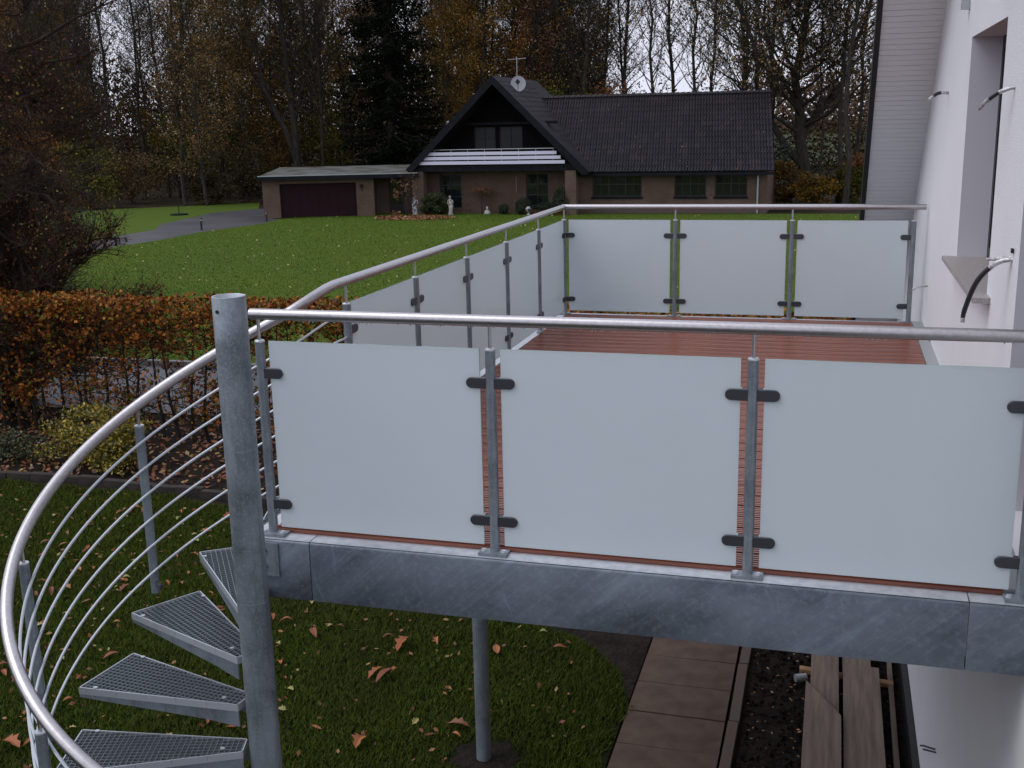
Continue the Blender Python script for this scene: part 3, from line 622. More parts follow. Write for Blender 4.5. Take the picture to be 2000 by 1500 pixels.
tag(build(pbm, 'pipe', 'flashing'), 'short grey pipe end lying on the soil by the boards', 'pipe')
# hole round the support column foot
ho = MB(); n = 22
ho.add([(-1.1+(.25+.06*math.sin(k*2.1))*math.cos(6.283*k/n), 3.07+(.25+.06*math.sin(k*2.1))*math.sin(6.283*k/n), G-.001) for k in range(n)], [tuple(range(n))])
struct(ho, 'soil_patch', 'soil')
#PART2
# ================================================================ house across the lawn (local frame = world axes)
HX, HY = -20.03, 53.2
nh = empty('neighbour_house', (HX+9, HY+4, G), 'dark gabled clinker house with long slate-grey tiled roof across the lawn', 'house')
def wall_h(name, a, b, z0, z1, y, holes, parent, m='brick', depth=.12):
    return poly_wall([(a, z0), (b, z0), (b, z1), (a, z1)], holes, y, depth, name, m, m, parent, ax='y')
def rect(a, b, z0, z1): return [(a, z0), (b, z0), (b, z1), (a, z1)]
def hwin(parent, a, b, z0, z1, y, cols, rows, fm='winframe', curtain=False, heavy=1):
    """window set back in its opening: frame, mullions, and one pane object per light"""
    fb = MB(); t = .055; cw = (b-a)/cols; rh = (z1-z0)/rows
    fb.box((a, y, z0), (b, y+.05, z0+t)).box((a, y, z1-t), (b, y+.05, z1))
    for k in range(cols+1):
        tt = t*(1.1 if (k % 2 == 0) else .55); x = a+k*cw; x = min(max(x, a+tt/2), b-tt/2); fb.box((x-tt/2, y-.002-.004*(k % 2), z0+t), (x+tt/2, y+.052, z1-t))
    for k in range(1, rows): fb.box((a+t, y+.003, z0+k*rh-.024), (b-t, y+.047, z0+k*rh+.024))
    o = build(fb, 'window', fm, parent)
    pmesh = MB().add([(-cw/2+.02, 0, -rh/2+.02), (cw/2-.02, 0, -rh/2+.02), (cw/2-.02, 0, rh/2-.02), (-cw/2+.02, 0, rh/2-.02)], [(0, 1, 2, 3)]).mesh('pane', 'pane_dim' if curtain else 'pane')
    for i in range(cols):
        for j in range(rows): inst('pane', pmesh, o, (a+(i+.5)*cw, y+.03, z0+(j+.5)*rh), (rng.uniform(-.012, .004), 0, rng.uniform(-.015, .015)))
    if False: build(MB().add([(a+.05, y+.1, z0), (b-.05, y+.1, z0), (b-.05, y+.1, z1), (a+.05, y+.1, z1)], [(0, 1, 2, 3)]), 'curtain', 'curtain', o)
    return o
X = lambda u: HX+u
W1, W2, W3 = (9.17, 11.75), (13.44, 15.04), (15.48, 17.08); WB, WT = -2.16, -.90
G1, G2 = (.74, 1.98, -2.74), (5.59, 6.80, -2.62)
wall_h('wall', X(8.3), X(18.05), G-.1, -.70, HY, [rect(X(a), X(b), WB, WT) for a, b in (W1, W2, W3)], nh)
wall_h('wall', X(-.32), X(8.3), G-.1, -.50, HY+.003, [rect(X(G1[0]), X(G1[1]), G1[2], -.93), rect(X(G2[0]), X(G2[1]), G2[2], -.93)], nh)
for (a, b), c in ((W1, 6), (W2, 4), (W3, 4)):
    hwin(nh, X(a), X(b), WB, WT, HY+.10, c, 2); build(MB().box((X(a)-.05, HY-.06, WB-.10), (X(b)+.05, HY+.09, WB)), 'sill', 'fascia', nh)
for a, b, z in (G1, G2):
    hwin(nh, X(a), X(b), z, -.93, HY+.10, 2, 3); build(MB().box((X(a)-.05, HY-.06, z-.09), (X(b)+.05, HY+.09, z)), 'sill', 'kerb', nh)
build(MB().box((X(18.0), HY+.01, G-.1), (X(18.06), HY+9.2, -.7)).box((X(-.3), HY+9.2, G-.1), (X(18.05), HY+9.3, -.7)).box((X(-.33), HY+.01, G-.1), (X(-.27), HY+9.2, -.6)), 'wall', 'brick', nh)
build(MB().box((X(8.9), HY-.03, G), (X(18.04), HY-.002, G+.32)), 'wall_base', 'kerb', nh)
# long wing roof: 35 x 15 tiles on a slope
EZ, RZ, EY, RY = -.88, 2.93, HY-.55, HY+4.4
build(MB().add([(X(8.2), EY, EZ-.03), (X(18.42), EY, EZ-.03), (X(17.86), RY, RZ-.05), (X(4.2), RY, RZ-.05), (X(4.2), RY+5, EZ), (X(17.9), RY+5, EZ)], [(0, 1, 2, 3), (3, 2, 5, 4)]), 'roof_deck', 'fascia', nh)
build(MB().box((X(8.3), EY-.09, EZ-.19), (X(18.40), EY+.02, EZ-.05)), 'gutter', 'fascia', nh)
build(MB().tube([(X(17.60), HY-.08, G), (X(17.60), HY-.08, -1.15), (X(17.62), EY-.02, -1.0)], .05, 8), 'downpipe', 'flashing', nh, smooth=True)
NT, NR = 34, 14; tl = math.hypot(RY-EY, RZ-EZ)/NR; ta = math.atan2(RZ-EZ, RY-EY)
tw = .302; prof = [(-.5, -.02), (-.42, .045), (-.28, .070), (-.12, .045), (-.03, .0), (.04, .0), (.13, .045), (.26, .070), (.40, .045), (.47, -.02), (.5, -.02)]
tv = [(x*tw, -tl*.54, z+.014) for x, z in prof]+[(x*tw, tl*.5, z-.006) for x, z in prof]+[(x*tw, -tl*.54, z-.004) for x, z in prof]
n = len(prof); tf = [(i, i+1, n+i+1, n+i) for i in range(n-1)]+[(2*n+i, 2*n+i+1, i+1, i) for i in range(n-1)]
tme = MB().add(tv, tf).mesh('roof_tile', 'tile_rnd'); rest = MB(); count = 0
Rx = Matrix.Rotation(ta, 4, 'X')
def tile_pos(i, j):
    t = (j+.5)/NR; xr = 18.40-.56*t; return Vector((X(xr-(i+.5)*tw), EY+(RY-EY)*t, EZ+(RZ-EZ)*t))
roofo = build(MB().tube([(X(4.3), RY, RZ+.03), (X(17.9), RY, RZ+.03)], .10, 8), 'ridge', 'roof_tile', nh, smooth=False)
for j in range(NR):
    for i in range(int(10.6/tw)+12):
        p = tile_pos(i, j)
        if p.x-HX < 9.15-(j+.5)/NR*3.9: break
        if count < 296: inst('roof_tile', tme, nh, p+Vector((0, 0, rng.uniform(-.006, .006))), (ta+rng.uniform(-.012, .012), 0, rng.uniform(-.008, .008))); count += 1
        else:
            Mx = Matrix.Translation(p+Vector((0, 0, rng.uniform(-.006, .006)))) @ Matrix.Rotation(rng.uniform(-.008, .008), 4, 'Z') @ Matrix.Rotation(ta+rng.uniform(-.012, .012), 4, 'X')
            rest.add([Mx @ Vector(v) for v in tv], tf)
o = build(rest, 'roof_tiles', 'roof_tile', nh); o['kind'] = 'stuff'
# ridge tiles: small bumps along the ridge
rb = MB()
for k in range(44): x = X(4.6+k*.302); rb.tube([(x, RY, RZ+.05), (x+.27, RY, RZ+.06)], [.12, .14], 6)
o = build(rb, 'ridge_tiles', 'roof_tile', nh); o['kind'] = 'stuff'
# fallen leaves lying on the roof
P = []
for k in range(170):
    t = rng.random(); x = X(rng.uniform(9.2-3.6*t, 18)); P.append((x, EY+(RY-EY)*t-.04, EZ+(RZ-EZ)*t+.09))
o = inst('leaves_on_roof', np_mesh('leaves_on_roof', leaf_quads(np.array(P), .075, nrg, .3, .8), 4, 'leaf_spread'), nh, (0, 0, 0)); o['kind'] = 'stuff'
# gable: roof slopes, dark timber face, balcony
VY = HY-1.45; PK = Vector((X(4.28), 0, 4.03)); EL = Vector((X(-.62), 0, -.62)); ER = Vector((X(9.28), 0, -.82)); BY = HY+7.5
def slope(a, b, y0, y1, th):
    d = (b-a).normalized(); nn = Vector((-d.z, 0, d.x)); nn = nn if nn.z > 0 else -nn; mb = MB(); vs = []
    for y in (y0, y1):
        for p, o_ in ((a, 0), (b, 0), (b, -th), (a, -th)): q_ = p+nn*o_; vs.append((q_.x, y, q_.z))
    return mb.add(vs, [(0, 1, 2, 3), (7, 6, 5, 4), (0, 4, 5, 1), (1, 5, 6, 2), (2, 6, 7, 3), (3, 7, 4, 0)])
build(slope(PK, EL, VY+.02, BY, .22), 'gable_roof', 'roof_tile', nh); build(slope(PK, ER, VY+.02, BY, .22), 'gable_roof', 'roof_tile', nh)
cv = [(EL.x, EL.z), (PK.x, PK.z+.04), (ER.x, ER.z), (ER.x-.30, ER.z-.18), (PK.x, PK.z-.40), (EL.x+.30, EL.z-.18)]; n = 6
build(MB().add([(x, y, z) for y in (VY-.03, VY+.018) for x, z in cv], [(0, 1, 4, 5), (1, 2, 3, 4), (11, 10, 7, 6), (10, 9, 8, 7)]+[(i, (i+1) % n, n+(i+1) % n, n+i)[::-1] for i in range(n)]), 'bargeboard', 'fascia', nh)
gt = MB(); d = (ER-PK); L_ = d.length; d = d/L_; nn = Vector((-d.z, 0, d.x)); 
if nn.z < 0: nn = -nn
for j in range(19):
    for i in range(20):
        a = PK+d*(j*L_/19); b = PK+d*((j+1.05)*L_/19); y0 = VY+.04+i*.33
        gt.add([(a.x+nn.x*.01, y0, a.z+nn.z*.01), (b.x+nn.x*.025, y0, b.z+nn.z*.025), (b.x+nn.x*.05, y0+.16, b.z+nn.z*.05), (b.x+nn.x*.025, y0+.31, b.z+nn.z*.025), (a.x+nn.x*.01, y0+.31, a.z+nn.z*.01), (a.x+nn.x*.035, y0+.16, a.z+nn.z*.035)], [(0, 1, 2, 5), (5, 2, 3, 4)])
o = build(gt, 'roof_tiles', 'roof_tile', nh); o['kind'] = 'stuff'
pts = [(X(-.3), -.5), (X(8.75), -.5), (X(4.28), 3.85)]
poly_wall(pts, [rect(X(2.70), X(3.88), .30, 1.50), rect(X(4.10), X(5.36), .30, 1.50)], HY+.25, .08, 'gable_face', 'dark_timber', 'dark_timber', nh, ax='y')
gb = MB()
for k in range(42):
    x = X(.2+k*.2); zt = min(3.6, 4.0-abs(x-X(4.28))*1.02)
    if zt > .0 and not (2.55 < x-HX < 5.5 and zt > 0): gb.box((x-.085, HY+.225, -.4), (x+.085, HY+.249, zt-.35))
    elif zt > 1.7: gb.box((x-.085, HY+.225, 1.78), (x+.085, HY+.249, zt-.35))
o = build(gb, 'gable_boarding', 'dark_timber', nh); o['kind'] = 'stuff'
build(MB().box((X(1.1), HY-.1, 1.60), (X(7.3), HY+.2, 1.74)), 'tie_beam', 'fascia', nh)
for a, b in ((2.70, 3.88), (4.10, 5.36)): hwin(nh, X(a), X(b), .30, 1.50, HY+.30, 2, 2, 'red_timber', True)
build(MB().box((X(-.35), HY-1.25, -.74), (X(8.6), HY+.2, -.40)), 'balcony_slab', 'fascia', nh)
for (a, b, z) in ((.13, 8.02, -.38), (.36, 7.80, -.145), (.58, 7.58, .09)):
    build(MB().box((X(a), HY-1.30-.03*(z < 0)-.03*(z < -.3), z), (X(b), HY-1.26, z+.165)), 'white_board', 'white_board', nh)
rl = build(MB().tube([(X(.74), HY-1.22, .375), (X(7.45), HY-1.22, .385)], .022, 8), 'balcony_rail', 'flashing', nh)
for k in range(8): build(MB().tube([(X(.95+k*.92), HY-1.22, -.35), (X(.95+k*.92), HY-1.22, .36)], .018, 6), 'rail_post', 'flashing', nh)
for a, b in ((-.38, .27), (8.0, 8.58)): build(MB().box((X(a), HY-1.25, G-.05), (X(b), HY-.72, -.745)), 'pillar', 'brick', nh)
sp = build(MB().tube([(X(1.35), HY-.05, 1.80), (X(1.42), HY-.22, 1.72)], [.06, .10], 10), 'spotlight', 'white_edge', nh, smooth=True)
build(MB().tube([(X(-.2), HY-.5, -.4), (X(-.2), HY-.6, -3)], .04, 6), 'downpipe', 'fascia', nh)
build(MB().tube([(X(5.05), HY-.02, -1.1), (X(5.05), HY-.02, -1.9)], .012, 6), 'wall_cable', 'flashing', nh)
# dish and aerial on the roof
da = empty('satellite_dish', (X(4.92), HY+1.4, 3.2), 'grey satellite dish on the ridge of the gabled house', 'satellite dish')
db = MB(); n = 20; R_ = .40; tilt = Matrix.Translation((X(5.10), HY+.6, 3.66)) @ Matrix.Rotation(rad(12), 4, 'Z') @ Matrix.Rotation(rad(74), 4, 'X'); vs = []
for k in range(6):
    r = R_*k/5 if k else .01
    vs += [tilt @ Vector((r*math.cos(6.283*j/n), r*math.sin(6.283*j/n)*1.05, .35*r*r)) for j in range(n)]
db.add(vs, [(k*n+j, k*n+(j+1) % n, (k+1)*n+(j+1) % n, (k+1)*n+j) for k in range(5) for j in range(n)]+[(k*n+j, (k+1)*n+j, (k+1)*n+(j+1) % n, k*n+(j+1) % n) for k in range(5) for j in range(n)][:0])
build(db, 'reflector', 'dish', da, smooth=True); build(MB().tube([(X(5.12), HY+.75, 3.0), (X(5.12), HY+.75, 3.7)], .03, 8), 'dish_mast', 'flashing', da)
f1 = tilt @ Vector((0, 0, .38)); build(MB().tube([tilt @ Vector((0, -.4, .06)), f1], .012, 6), 'arm', 'black', da)
build(MB().add([f1+Vector(v) for v in ((0, -.02, .15), (.14, -.02, 0), (0, -.02, -.17), (-.14, -.02, 0), (0, .06, .13), (.12, .06, 0), (0, .06, -.15), (-.12, .06, 0))], [(0, 1, 2, 3), (7, 6, 5, 4), (0, 4, 5, 1), (1, 5, 6, 2), (2, 6, 7, 3), (3, 7, 4, 0)]), 'receiver', 'black', da)
ae = empty('roof_aerial', (X(4.9), HY+1.1, 3.3), 'thin television aerial mast standing beside the satellite dish', 'aerial')
build(MB().tube([(X(4.9), HY+1.1, 2.9), (X(4.9), HY+1.1, 5.05)], .022, 6), 'mast', 'flashing', ae)
yb = MB().tube([(X(4.45), HY+.9, 4.92), (X(5.35), HY+1.3, 4.98)], .014, 4)
for k in range(7):
    p = Vector((X(4.5+k*.13), HY+.93+k*.058, 4.93+k*.01)); yb.tube([p+Vector((-.1, .22, 0)), p-Vector((-.1, .22, 0))], .008, 4)
build(yb, 'crossbar', 'flashing', ae)
# garage wing, turned eighteen degrees
gar = empty('garage', (-27.7, 49.6, G), 'flat-roofed clinker garage with wide aubergine door left of the gabled house', 'garage')
ga = rad(18); GU = Vector((math.cos(ga), math.sin(ga), 0)); GN = Vector((-math.sin(ga), math.cos(ga), 0)); GO = Vector((-27.7, 49.6, 0))
def gbox(u0, u1, w0, w1, z0, z1, mb=None):
    mb = mb or MB(); vs = []
    for z in (z0, z1):
        for u, w_ in ((u0, w0), (u1, w0), (u1, w1), (u0, w1)): p = GO+GU*u+GN*w_; vs.append((p.x, p.y, z))
    return mb.add(vs, [(0, 3, 2, 1), (4, 5, 6, 7), (0, 1, 5, 4), (1, 2, 6, 5), (2, 3, 7, 6), (3, 0, 4, 7)])
build(gbox(-.28, .62, 0, .25, G-.1, -1.0), 'wall', 'brick', gar); build(gbox(4.68, 5.62, 0, .25, G-.1, -1.0), 'wall', 'brick', gar)
build(gbox(.62, 4.68, .003, .25, -1.22, -1.0), 'wall', 'brick', gar); build(gbox(-.30, -.05, .25, 6.2, G-.1, -1.0), 'wall', 'brick', gar)
build(gbox(5.40, 5.62, .25, 1.6, G-.1, -1.0), 'wall', 'brick', gar); build(gbox(5.62, 8.0, 1.6, 1.8, G-.1, -1.0), 'wall', 'brick', gar)
gd = build(gbox(.62, 4.68, .19, .24, G, -1.22), 'garage_door', 'garage_door', gar)
for k in range(8): build(gbox(.64+k*.505, .64+k*.505+.49, .178, .189, G+.02, -1.24), 'door_panel', 'garage_door', gd)
build(gbox(-.42, 8.05, -.45, 6.6, -1.0, -.80), 'fascia', 'fascia', gar)
rf = MB(); vs = []
for u, w_, z in ((-.42, -.45, -.796), (8.0, -.45, -.796), (8.0, 6.6, -.58), (-.42, 6.6, -.58)): p = GO+GU*u+GN*w_; vs.append((p.x, p.y, z))
build(rf.add(vs, [(0, 1, 2, 3)]), 'roof', 'flat_roof', gar)
build(gbox(-.42, 8.0, -.46, -.40, -.80, -.755), 'roof_edge', 'flashing', gar)
ed = build(gbox(6.3, 7.2, 1.56, 1.599, G, -1.05), 'door', 'red_timber', gar); build(gbox(6.42, 7.08, 1.545, 1.558, G+.5, -1.2), 'pane', 'pane', ed)
lp_ = GO+GU*5.02-GN*.02
wlmp = empty('wall_lamp', (lp_.x, lp_.y, -1.5), 'small black lantern on the brick beside the garage door', 'wall lamp')
build(MB().tube([(lp_.x, lp_.y-.1, -1.55), (lp_.x, lp_.y-.1, -1.38)], [.05, .085], 8).tube([(lp_.x, lp_.y-.1, -1.38), (lp_.x, lp_.y-.1, -1.30)], [.10, .02], 8), 'lantern', 'black', wlmp)
build(MB().tube([(lp_.x, lp_.y, -1.66), (lp_.x, lp_.y-.1, -1.62), (lp_.x, lp_.y-.1, -1.55)], .018, 6), 'bracket', 'black', wlmp)

# ================================================================ foliage helpers
def ball_points(n, c, r, rg, shell=.55):
    d = rg.normal(size=(n, 3)); d /= np.linalg.norm(d, axis=1)[:, None]
    rr = shell+(1-shell)*rg.uniform(0, 1, n)**.6; k = 1+.16*np.sin(d[:, 0]*6+c[0])*np.sin(d[:, 1]*5+c[1])*np.cos(d[:, 2]*5)
    return d*(rr*k)[:, None]*np.array(r)+np.array(c)
def bush(name, c, r, n, size, m, label, cat, stem='bark', group=None, pot=None, shell=.5, clumps=0):
    x, y, z = c; e = empty(name, (x, y, G), label, cat, group)
    if clumps:
        cc = ball_points(clumps, (x, y, z), np.array(r)*.85, nrg, .2); P = np.concatenate([ball_points(n//clumps, tuple(q_), (r[0]*.3, r[0]*.3, r[2]*.24), nrg, .1) for q_ in cc])
    else: P = ball_points(n, (x, y, z), r, nrg, shell)
    P = P[P[:, 2] > G+.02]
    fo = inst('foliage', np_mesh('foliage', leaf_quads(P, size, nrg), 4, m, (x, y, z)), e, (x, y, z))
    sb2 = MB()
    for k in range(7):
        a = rng.uniform(0, 6.28); q_ = Vector((x+math.cos(a)*r[0]*.6, y+math.sin(a)*r[1]*.6, z+r[2]*rng.uniform(0, .7)))
        sb2.tube([(x+rng.uniform(-.05, .05), y, G), Vector((x, y, G)).lerp(q_, .5)+Vector((0, 0, .05)), q_], [.03*r[0]+.006, .02*r[0]+.004, .004], 5)
    build(sb2, 'stem', stem, e)
    if pot: build(MB().tube([(x, y, G), (x, y, G+.02), (x, y, G+pot)], [pot*.35, pot*.38, pot*.55], 14), 'pot', 'pot', e)
    return e
def gp(px, py): p = at(px, py, z=G); return p.x, p.y
x, y = gp(707, 415); bush('box_ball', (x, y-.2, G+.48), (.26, .26, .26), 2600, .05, 'box', 'clipped box ball in a pot beside the garage door', 'box ball', pot=.26, shell=.7)
bush('box_ball', (-15.45, 52.3, G+.28), (.27, .27, .28), 2600, .05, 'box', 'smallest clipped box ball, low in the bed beside the white bust', 'box ball', shell=.7)
bush('box_ball', (-14.35, 52.2, G+.42), (.46, .42, .46), 6000, .055, 'box', 'large round clipped box ball under the right gable window', 'box ball', shell=.7)
bush('box_hedge', (-13.15, 52.35, G+.30), (.75, .3, .34), 5000, .055, 'box', 'low dark evergreen mound right of the large box ball', 'shrub', shell=.6)
bush('conifer', (-12.25, 52.2, G+.65), (.52, .45, .78), 7000, .06, 'box', 'dark evergreen shrub standing before the right brick pillar', 'shrub', shell=.6)
bush('rhododendron', (-19.15, 52.1, G+.62), (1.05, .6, .80), 6500, .08, 'rhodo', 'green rhododendron growing between left pillar and the tall statue', 'shrub', shell=.3, clumps=14)
bush('low_shrub', (-12.9, 51.6, G+.15), (1.3, .2, .16), 500, .06, 'rust', 'low reddish plants in the bed at the wing wall', 'plants', shell=.3)
# standard tree with a small rust crown
st = empty('standard_tree', (-16.75, 52.6, G), 'little lollipop tree with flat rust-brown crown between statue and bust', 'tree')
build(MB().tube([(-16.75, 52.6, G), (-16.73, 52.6, G+1.15)], [.03, .025], 8), 'trunk', 'bark', st, smooth=True)
tb = MB()
for k in range(22): a = k*2.4; tb.tube([(-16.73, 52.6, G+1.1), (-16.73+math.cos(a)*.25, 52.6+math.sin(a)*.25, G+1.28), (-16.73+math.cos(a)*.5, 52.6+math.sin(a)*.45, G+1.12+rng.uniform(0, .2))], [.014, .01, .004], 4)
build(tb, 'branches', 'bark', st)
P = ball_points(1200, (-16.73, 52.6, G+1.22), (.52, .45, .22), nrg, .2); inst('foliage', np_mesh('foliage', leaf_quads(P, .085, nrg), 4, 'rust', (-16.73, 52.6, G+1.2)), st, (-16.73, 52.6, G+1.2))
# statues
def loft(mb, secs, n=12):                 # secs: (x, y, z, rx, ry)
    vs = [(x+rx*math.cos(6.283*k/n), y+ry*math.sin(6.283*k/n), z) for x, y, z, rx, ry in secs for k in range(n)]; m_ = len(secs)
    return mb.add(vs, [(i*n+k, i*n+(k+1) % n, (i+1)*n+(k+1) % n, (i+1)*n+k) for i in range(m_-1) for k in range(n)]+[tuple(range(n))[::-1], tuple(range((m_-1)*n, m_*n))])
def statue(px, py, s, m, label, flip=1, dy=0):
    x, y = px, py; e = empty('statue', (x, y, G), label, 'statue'); f = flip
    b = MB(); q_ = [(0, 0, .06, .11, .10), (0, 0, .2, .105, .09), (.01*f, 0, .36, .12, .10), (.025*f, 0, .50, .135, .105), (.03*f, 0, .58, .13, .10), (.01*f, 0, .66, .095, .075), (-.005*f, 0, .75, .12, .08), (-.015*f, 0, .83, .135, .075), (-.02*f, 0, .875, .09, .055), (-.02*f, 0, .90, .035, .035), (-.025*f, 0, .935, .035, .037), (-.03*f, -.01, .96, .055, .062), (-.03*f, -.01, 1.01, .062, .072), (-.03*f, -.01, 1.06, .05, .058), (-.03*f, 0, 1.085, .02, .02)]
    loft(b, [(x+a*s, y+c*s, G+z*s, rx*s, ry*s) for a, c, z, rx, ry in q_])
    def P_(a, c, z): return (x+a*s, y+c*s, G+z*s)
    b.tube([P_(-.13*f, 0, .83), P_(-.17*f, -.03, .68), P_(-.10*f, -.12, .60), P_(-.02*f, -.12, .66)], [.038*s, .033*s, .028*s, .022*s], 8)
    b.tube([P_(.11*f, 0, .83), P_(.15*f, -.03, .70), P_(.08*f, -.11, .82), P_(.0*f, -.09, .93)], [.038*s, .033*s, .028*s, .022*s], 8)
    b.tube([P_(.10*f, -.06, .52), P_(.07*f, -.11, .30), P_(.05*f, -.12, .08)], [.03*s, .04*s, .05*s], 7).tube([P_(-.07*f, -.08, .56), P_(-.03*f, -.11, .3), P_(-.06*f, -.1, .08)], [.03*s, .035*s, .045*s], 7)
    build(b, 'figure', m, e, smooth=True)
    build(loft(MB(), [(x, y, G, .15*s, .14*s), (x, y, G+.05*s, .15*s, .14*s), (x, y, G+.062*s, .12*s, .11*s)], 16), 'plinth', m, e)
statue(-18.25, 51.9, .93, 'statue', 'tall pale stone figure of a draped woman before the left gable window')
statue(-20.0, 51.2, 1.0, 'mottled', 'grey mottled stone figure partly hidden by the little rust-leaved tree', -1)
bu = empty('bust', (-16.4, 52.45, G), 'small white stone bust on the ground beside the lollipop tree', 'statue')
build(loft(MB(), [(-16.4, 52.45, G+z, rx, ry) for z, rx, ry in ((0, .17, .12), (.06, .17, .12), (.14, .16, .10), (.20, .09, .07), (.23, .05, .05), (.27, .055, .06), (.33, .06, .07), (.39, .045, .05), (.41, .01, .01))], 12), 'figure', 'statue', bu, smooth=True)
ur = empty('urn', (-13.9, 51.6, G), 'small grey stone urn in front of the dark bushes', 'urn')
build(loft(MB(), [(-13.9, 51.6, G+z, r, r) for z, r in ((0, .12), (.05, .12), (.08, .05), (.16, .06), (.26, .14), (.36, .16), (.40, .11), (.43, .12), (.46, .05))], 14), 'vessel', 'mottled', ur, smooth=True)
# young magnolia in its leaf-covered round bed
ms = at(795, 424, z=G); mg = empty('young_tree', (ms.x, ms.y, G), 'young thin tree with a few orange leaves in a round leaf bed', 'tree')
tb = MB(); tips = []
for k in range(9):
    a = rng.uniform(0, 6.28); h_ = rng.uniform(1.2, 2.6); sp_ = rng.uniform(.15, .75)
    q_ = [Vector((ms.x, ms.y, G)), Vector((ms.x+math.cos(a)*sp_*.4, ms.y+math.sin(a)*sp_*.4, G+h_*.5)), Vector((ms.x+math.cos(a)*sp_, ms.y+math.sin(a)*sp_, G+h_))]
    tb.tube(q_, [.03, .02, .006], 5)
    for t in range(6):
        b0 = q_[1].lerp(q_[2], rng.random()); b1 = b0+Vector((rng.uniform(-.4, .4), rng.uniform(-.4, .4), rng.uniform(.05, .4))); tb.tube([b0, b1], [.008, .003], 4); tips.append(b1)
build(tb, 'trunk', 'bark', mg)
P = np.array([tuple(t) for t in tips for _ in range(3)])+nrg.normal(size=(len(tips)*3, 3))*.1
P = np.concatenate([P, ball_points(60, (ms.x-.5, ms.y-.2, G+1.2), (.2, .2, .35), nrg, 0), ball_points(60, (ms.x-.5, ms.y-.3, G+.2), (.3, .3, .25), nrg, 0)])
inst('foliage', np_mesh('foliage', leaf_quads(P, .12, nrg), 4, 'rust', (ms.x, ms.y, G)), mg, (ms.x, ms.y, G))
bl = at(800, 426, z=G); th_ = nrg.uniform(0, 6.283, 1500); rr_ = nrg.uniform(0, 1, 1500)**.5*.85
P = np.stack([bl.x+.3+rr_*np.cos(th_)*2.6, bl.y-.2+rr_*np.sin(th_)*1.5, G+.03+nrg.uniform(0, .06, 1500)], 1)
tag(inst('leaf_bed', np_mesh('leaf_bed', leaf_quads(P, .13, nrg, .6, .7), 4, 'leaf_spread'), None, (0, 0, 0)), 'rust-brown fallen leaves covering the round bed under the young tree', 'leaves', kind='stuff')
# bollard lights along the driveway
def bollard(px, py, h_, label):
    x, y = gp(px, py); e = empty('bollard_light', (x, y, G), label, 'bollard light', 'bollard lights along the driveway edge')
    build(MB().tube([(x, y, G), (x, y, G+h_*.72)], .05, 10), 'post', 'black', e, smooth=True); build(MB().tube([(x, y, G+h_*.72), (x, y, G+h_*.86)], .042, 10), 'lens', 'lens', e)
    build(MB().tube([(x, y, G+h_*.86), (x, y, G+h_*.93), (x, y, G+h_)], [.075, .07, .02], 10), 'cap', 'black', e)
bollard(227, 481, .62, 'dark bollard light at the driveway edge, leftmost, by the twigs of the big shrub')
bollard(394, 450, .62, 'dark bollard light standing alone at the middle of the driveway edge')
bollard(521, 433, .56, 'dark bollard light in front of the left corner of the garage')
bollard(247, 473, .20, 'very short dark bollard light just right of the leftmost one')
x, y = gp(350, 420); sg = empty('staked_sapling', (x, y, G), 'thin staked sapling on the small lawn left of the driveway', 'sapling')
build(MB().tube([(x, y, G), (x+.03, y, G+1.9)], [.03, .01], 6), 'trunk', 'bark', sg); build(MB().tube([(x, y, G+.02), (x, y, G+.07)], .5, 16), 'base_ring', 'fascia', sg)

# ================================================================ hedge along the road
hg = empty('beech_hedge', (-6, 10.5, G), 'russet beech hedge with bare lower stems between the garden and the wet road', 'hedge')
tips = []
for k in range(96):
    x = -16+k*.30+rng.uniform(-.06, .06); y = 10.5+rng.uniform(-.06, .06); sb3 = MB(); q_ = [Vector((x, y, G))]; n_ = 6
    for i in range(n_): q_.append(q_[-1]+Vector((rng.uniform(-.06, .06), rng.uniform(-.05, .05), 2.1/n_)))
    sb3.tube(q_, [.030, .028, .024, .019, .014, .010, .006], 6)
    for i in range(34):
        t = rng.uniform(.06, .98); j = min(int(t*n_), n_-1); b0 = q_[j].lerp(q_[j+1], t*n_-j); a = rng.uniform(0, 6.283); ln = rng.uniform(.18, .42)*(1.15-.4*t)
        b1 = b0+Vector((math.cos(a)*ln*.75, math.sin(a)*ln*.5, rng.uniform(.02, .25)*ln*2)); b2 = b1+Vector((math.cos(a+rng.uniform(-.8, .8))*ln*.5, math.sin(a)*ln*.35, ln*rng.uniform(.1, .6)))
        sb3.tube([b0, b1, b2], [.0085, .006, .003], 4, cap=False); tips += [(b1, t), (b2, t), (b1.lerp(b2, .5), t)]
        for _ in range(2):
            c1 = b1+Vector((rng.uniform(-.15, .15), rng.uniform(-.12, .12), rng.uniform(-.04, .16))); sb3.tube([b1, c1], [.004, .002], 3, cap=False); tips.append((c1, t))
    build(sb3, 'stem', 'hedge_wood', hg)
P = []
for p, t in tips:
    d_ = .7 if t < .18 else (1.7 if t < .42 else (1.3 if t < .66 else 2.8)); nz_ = math.sin(p.x*2.3)*math.sin(p.x*.9+p.z*4)*.5+.9
    for _ in range(int(d_*nz_*2+rng.random())): P.append((p.x+rng.gauss(0, .05), p.y+rng.gauss(0, .07), min(p.z+rng.gauss(0, .05), -.76+rng.uniform(-.05, .04))))
top = [(rng.uniform(-16, 12.8), 10.5+rng.uniform(-.38, .38), -.86+rng.gauss(0, .13)) for _ in range(34000)]
P += [(x, y, min(z, -.74+.03*math.sin(x*3)+rng.uniform(-.03, .03))) for x, y, z in top if rng.random() < .75+.25*math.sin(x*1.7)]
P = np.array(P)
o = inst('foliage', np_mesh('foliage', leaf_quads(P, .070, nrg, 0, .65), 4, 'beech', (-6, 10.5, -1.5)), hg, (-6, 10.5, -1.5)); o['kind'] = 'stuff'
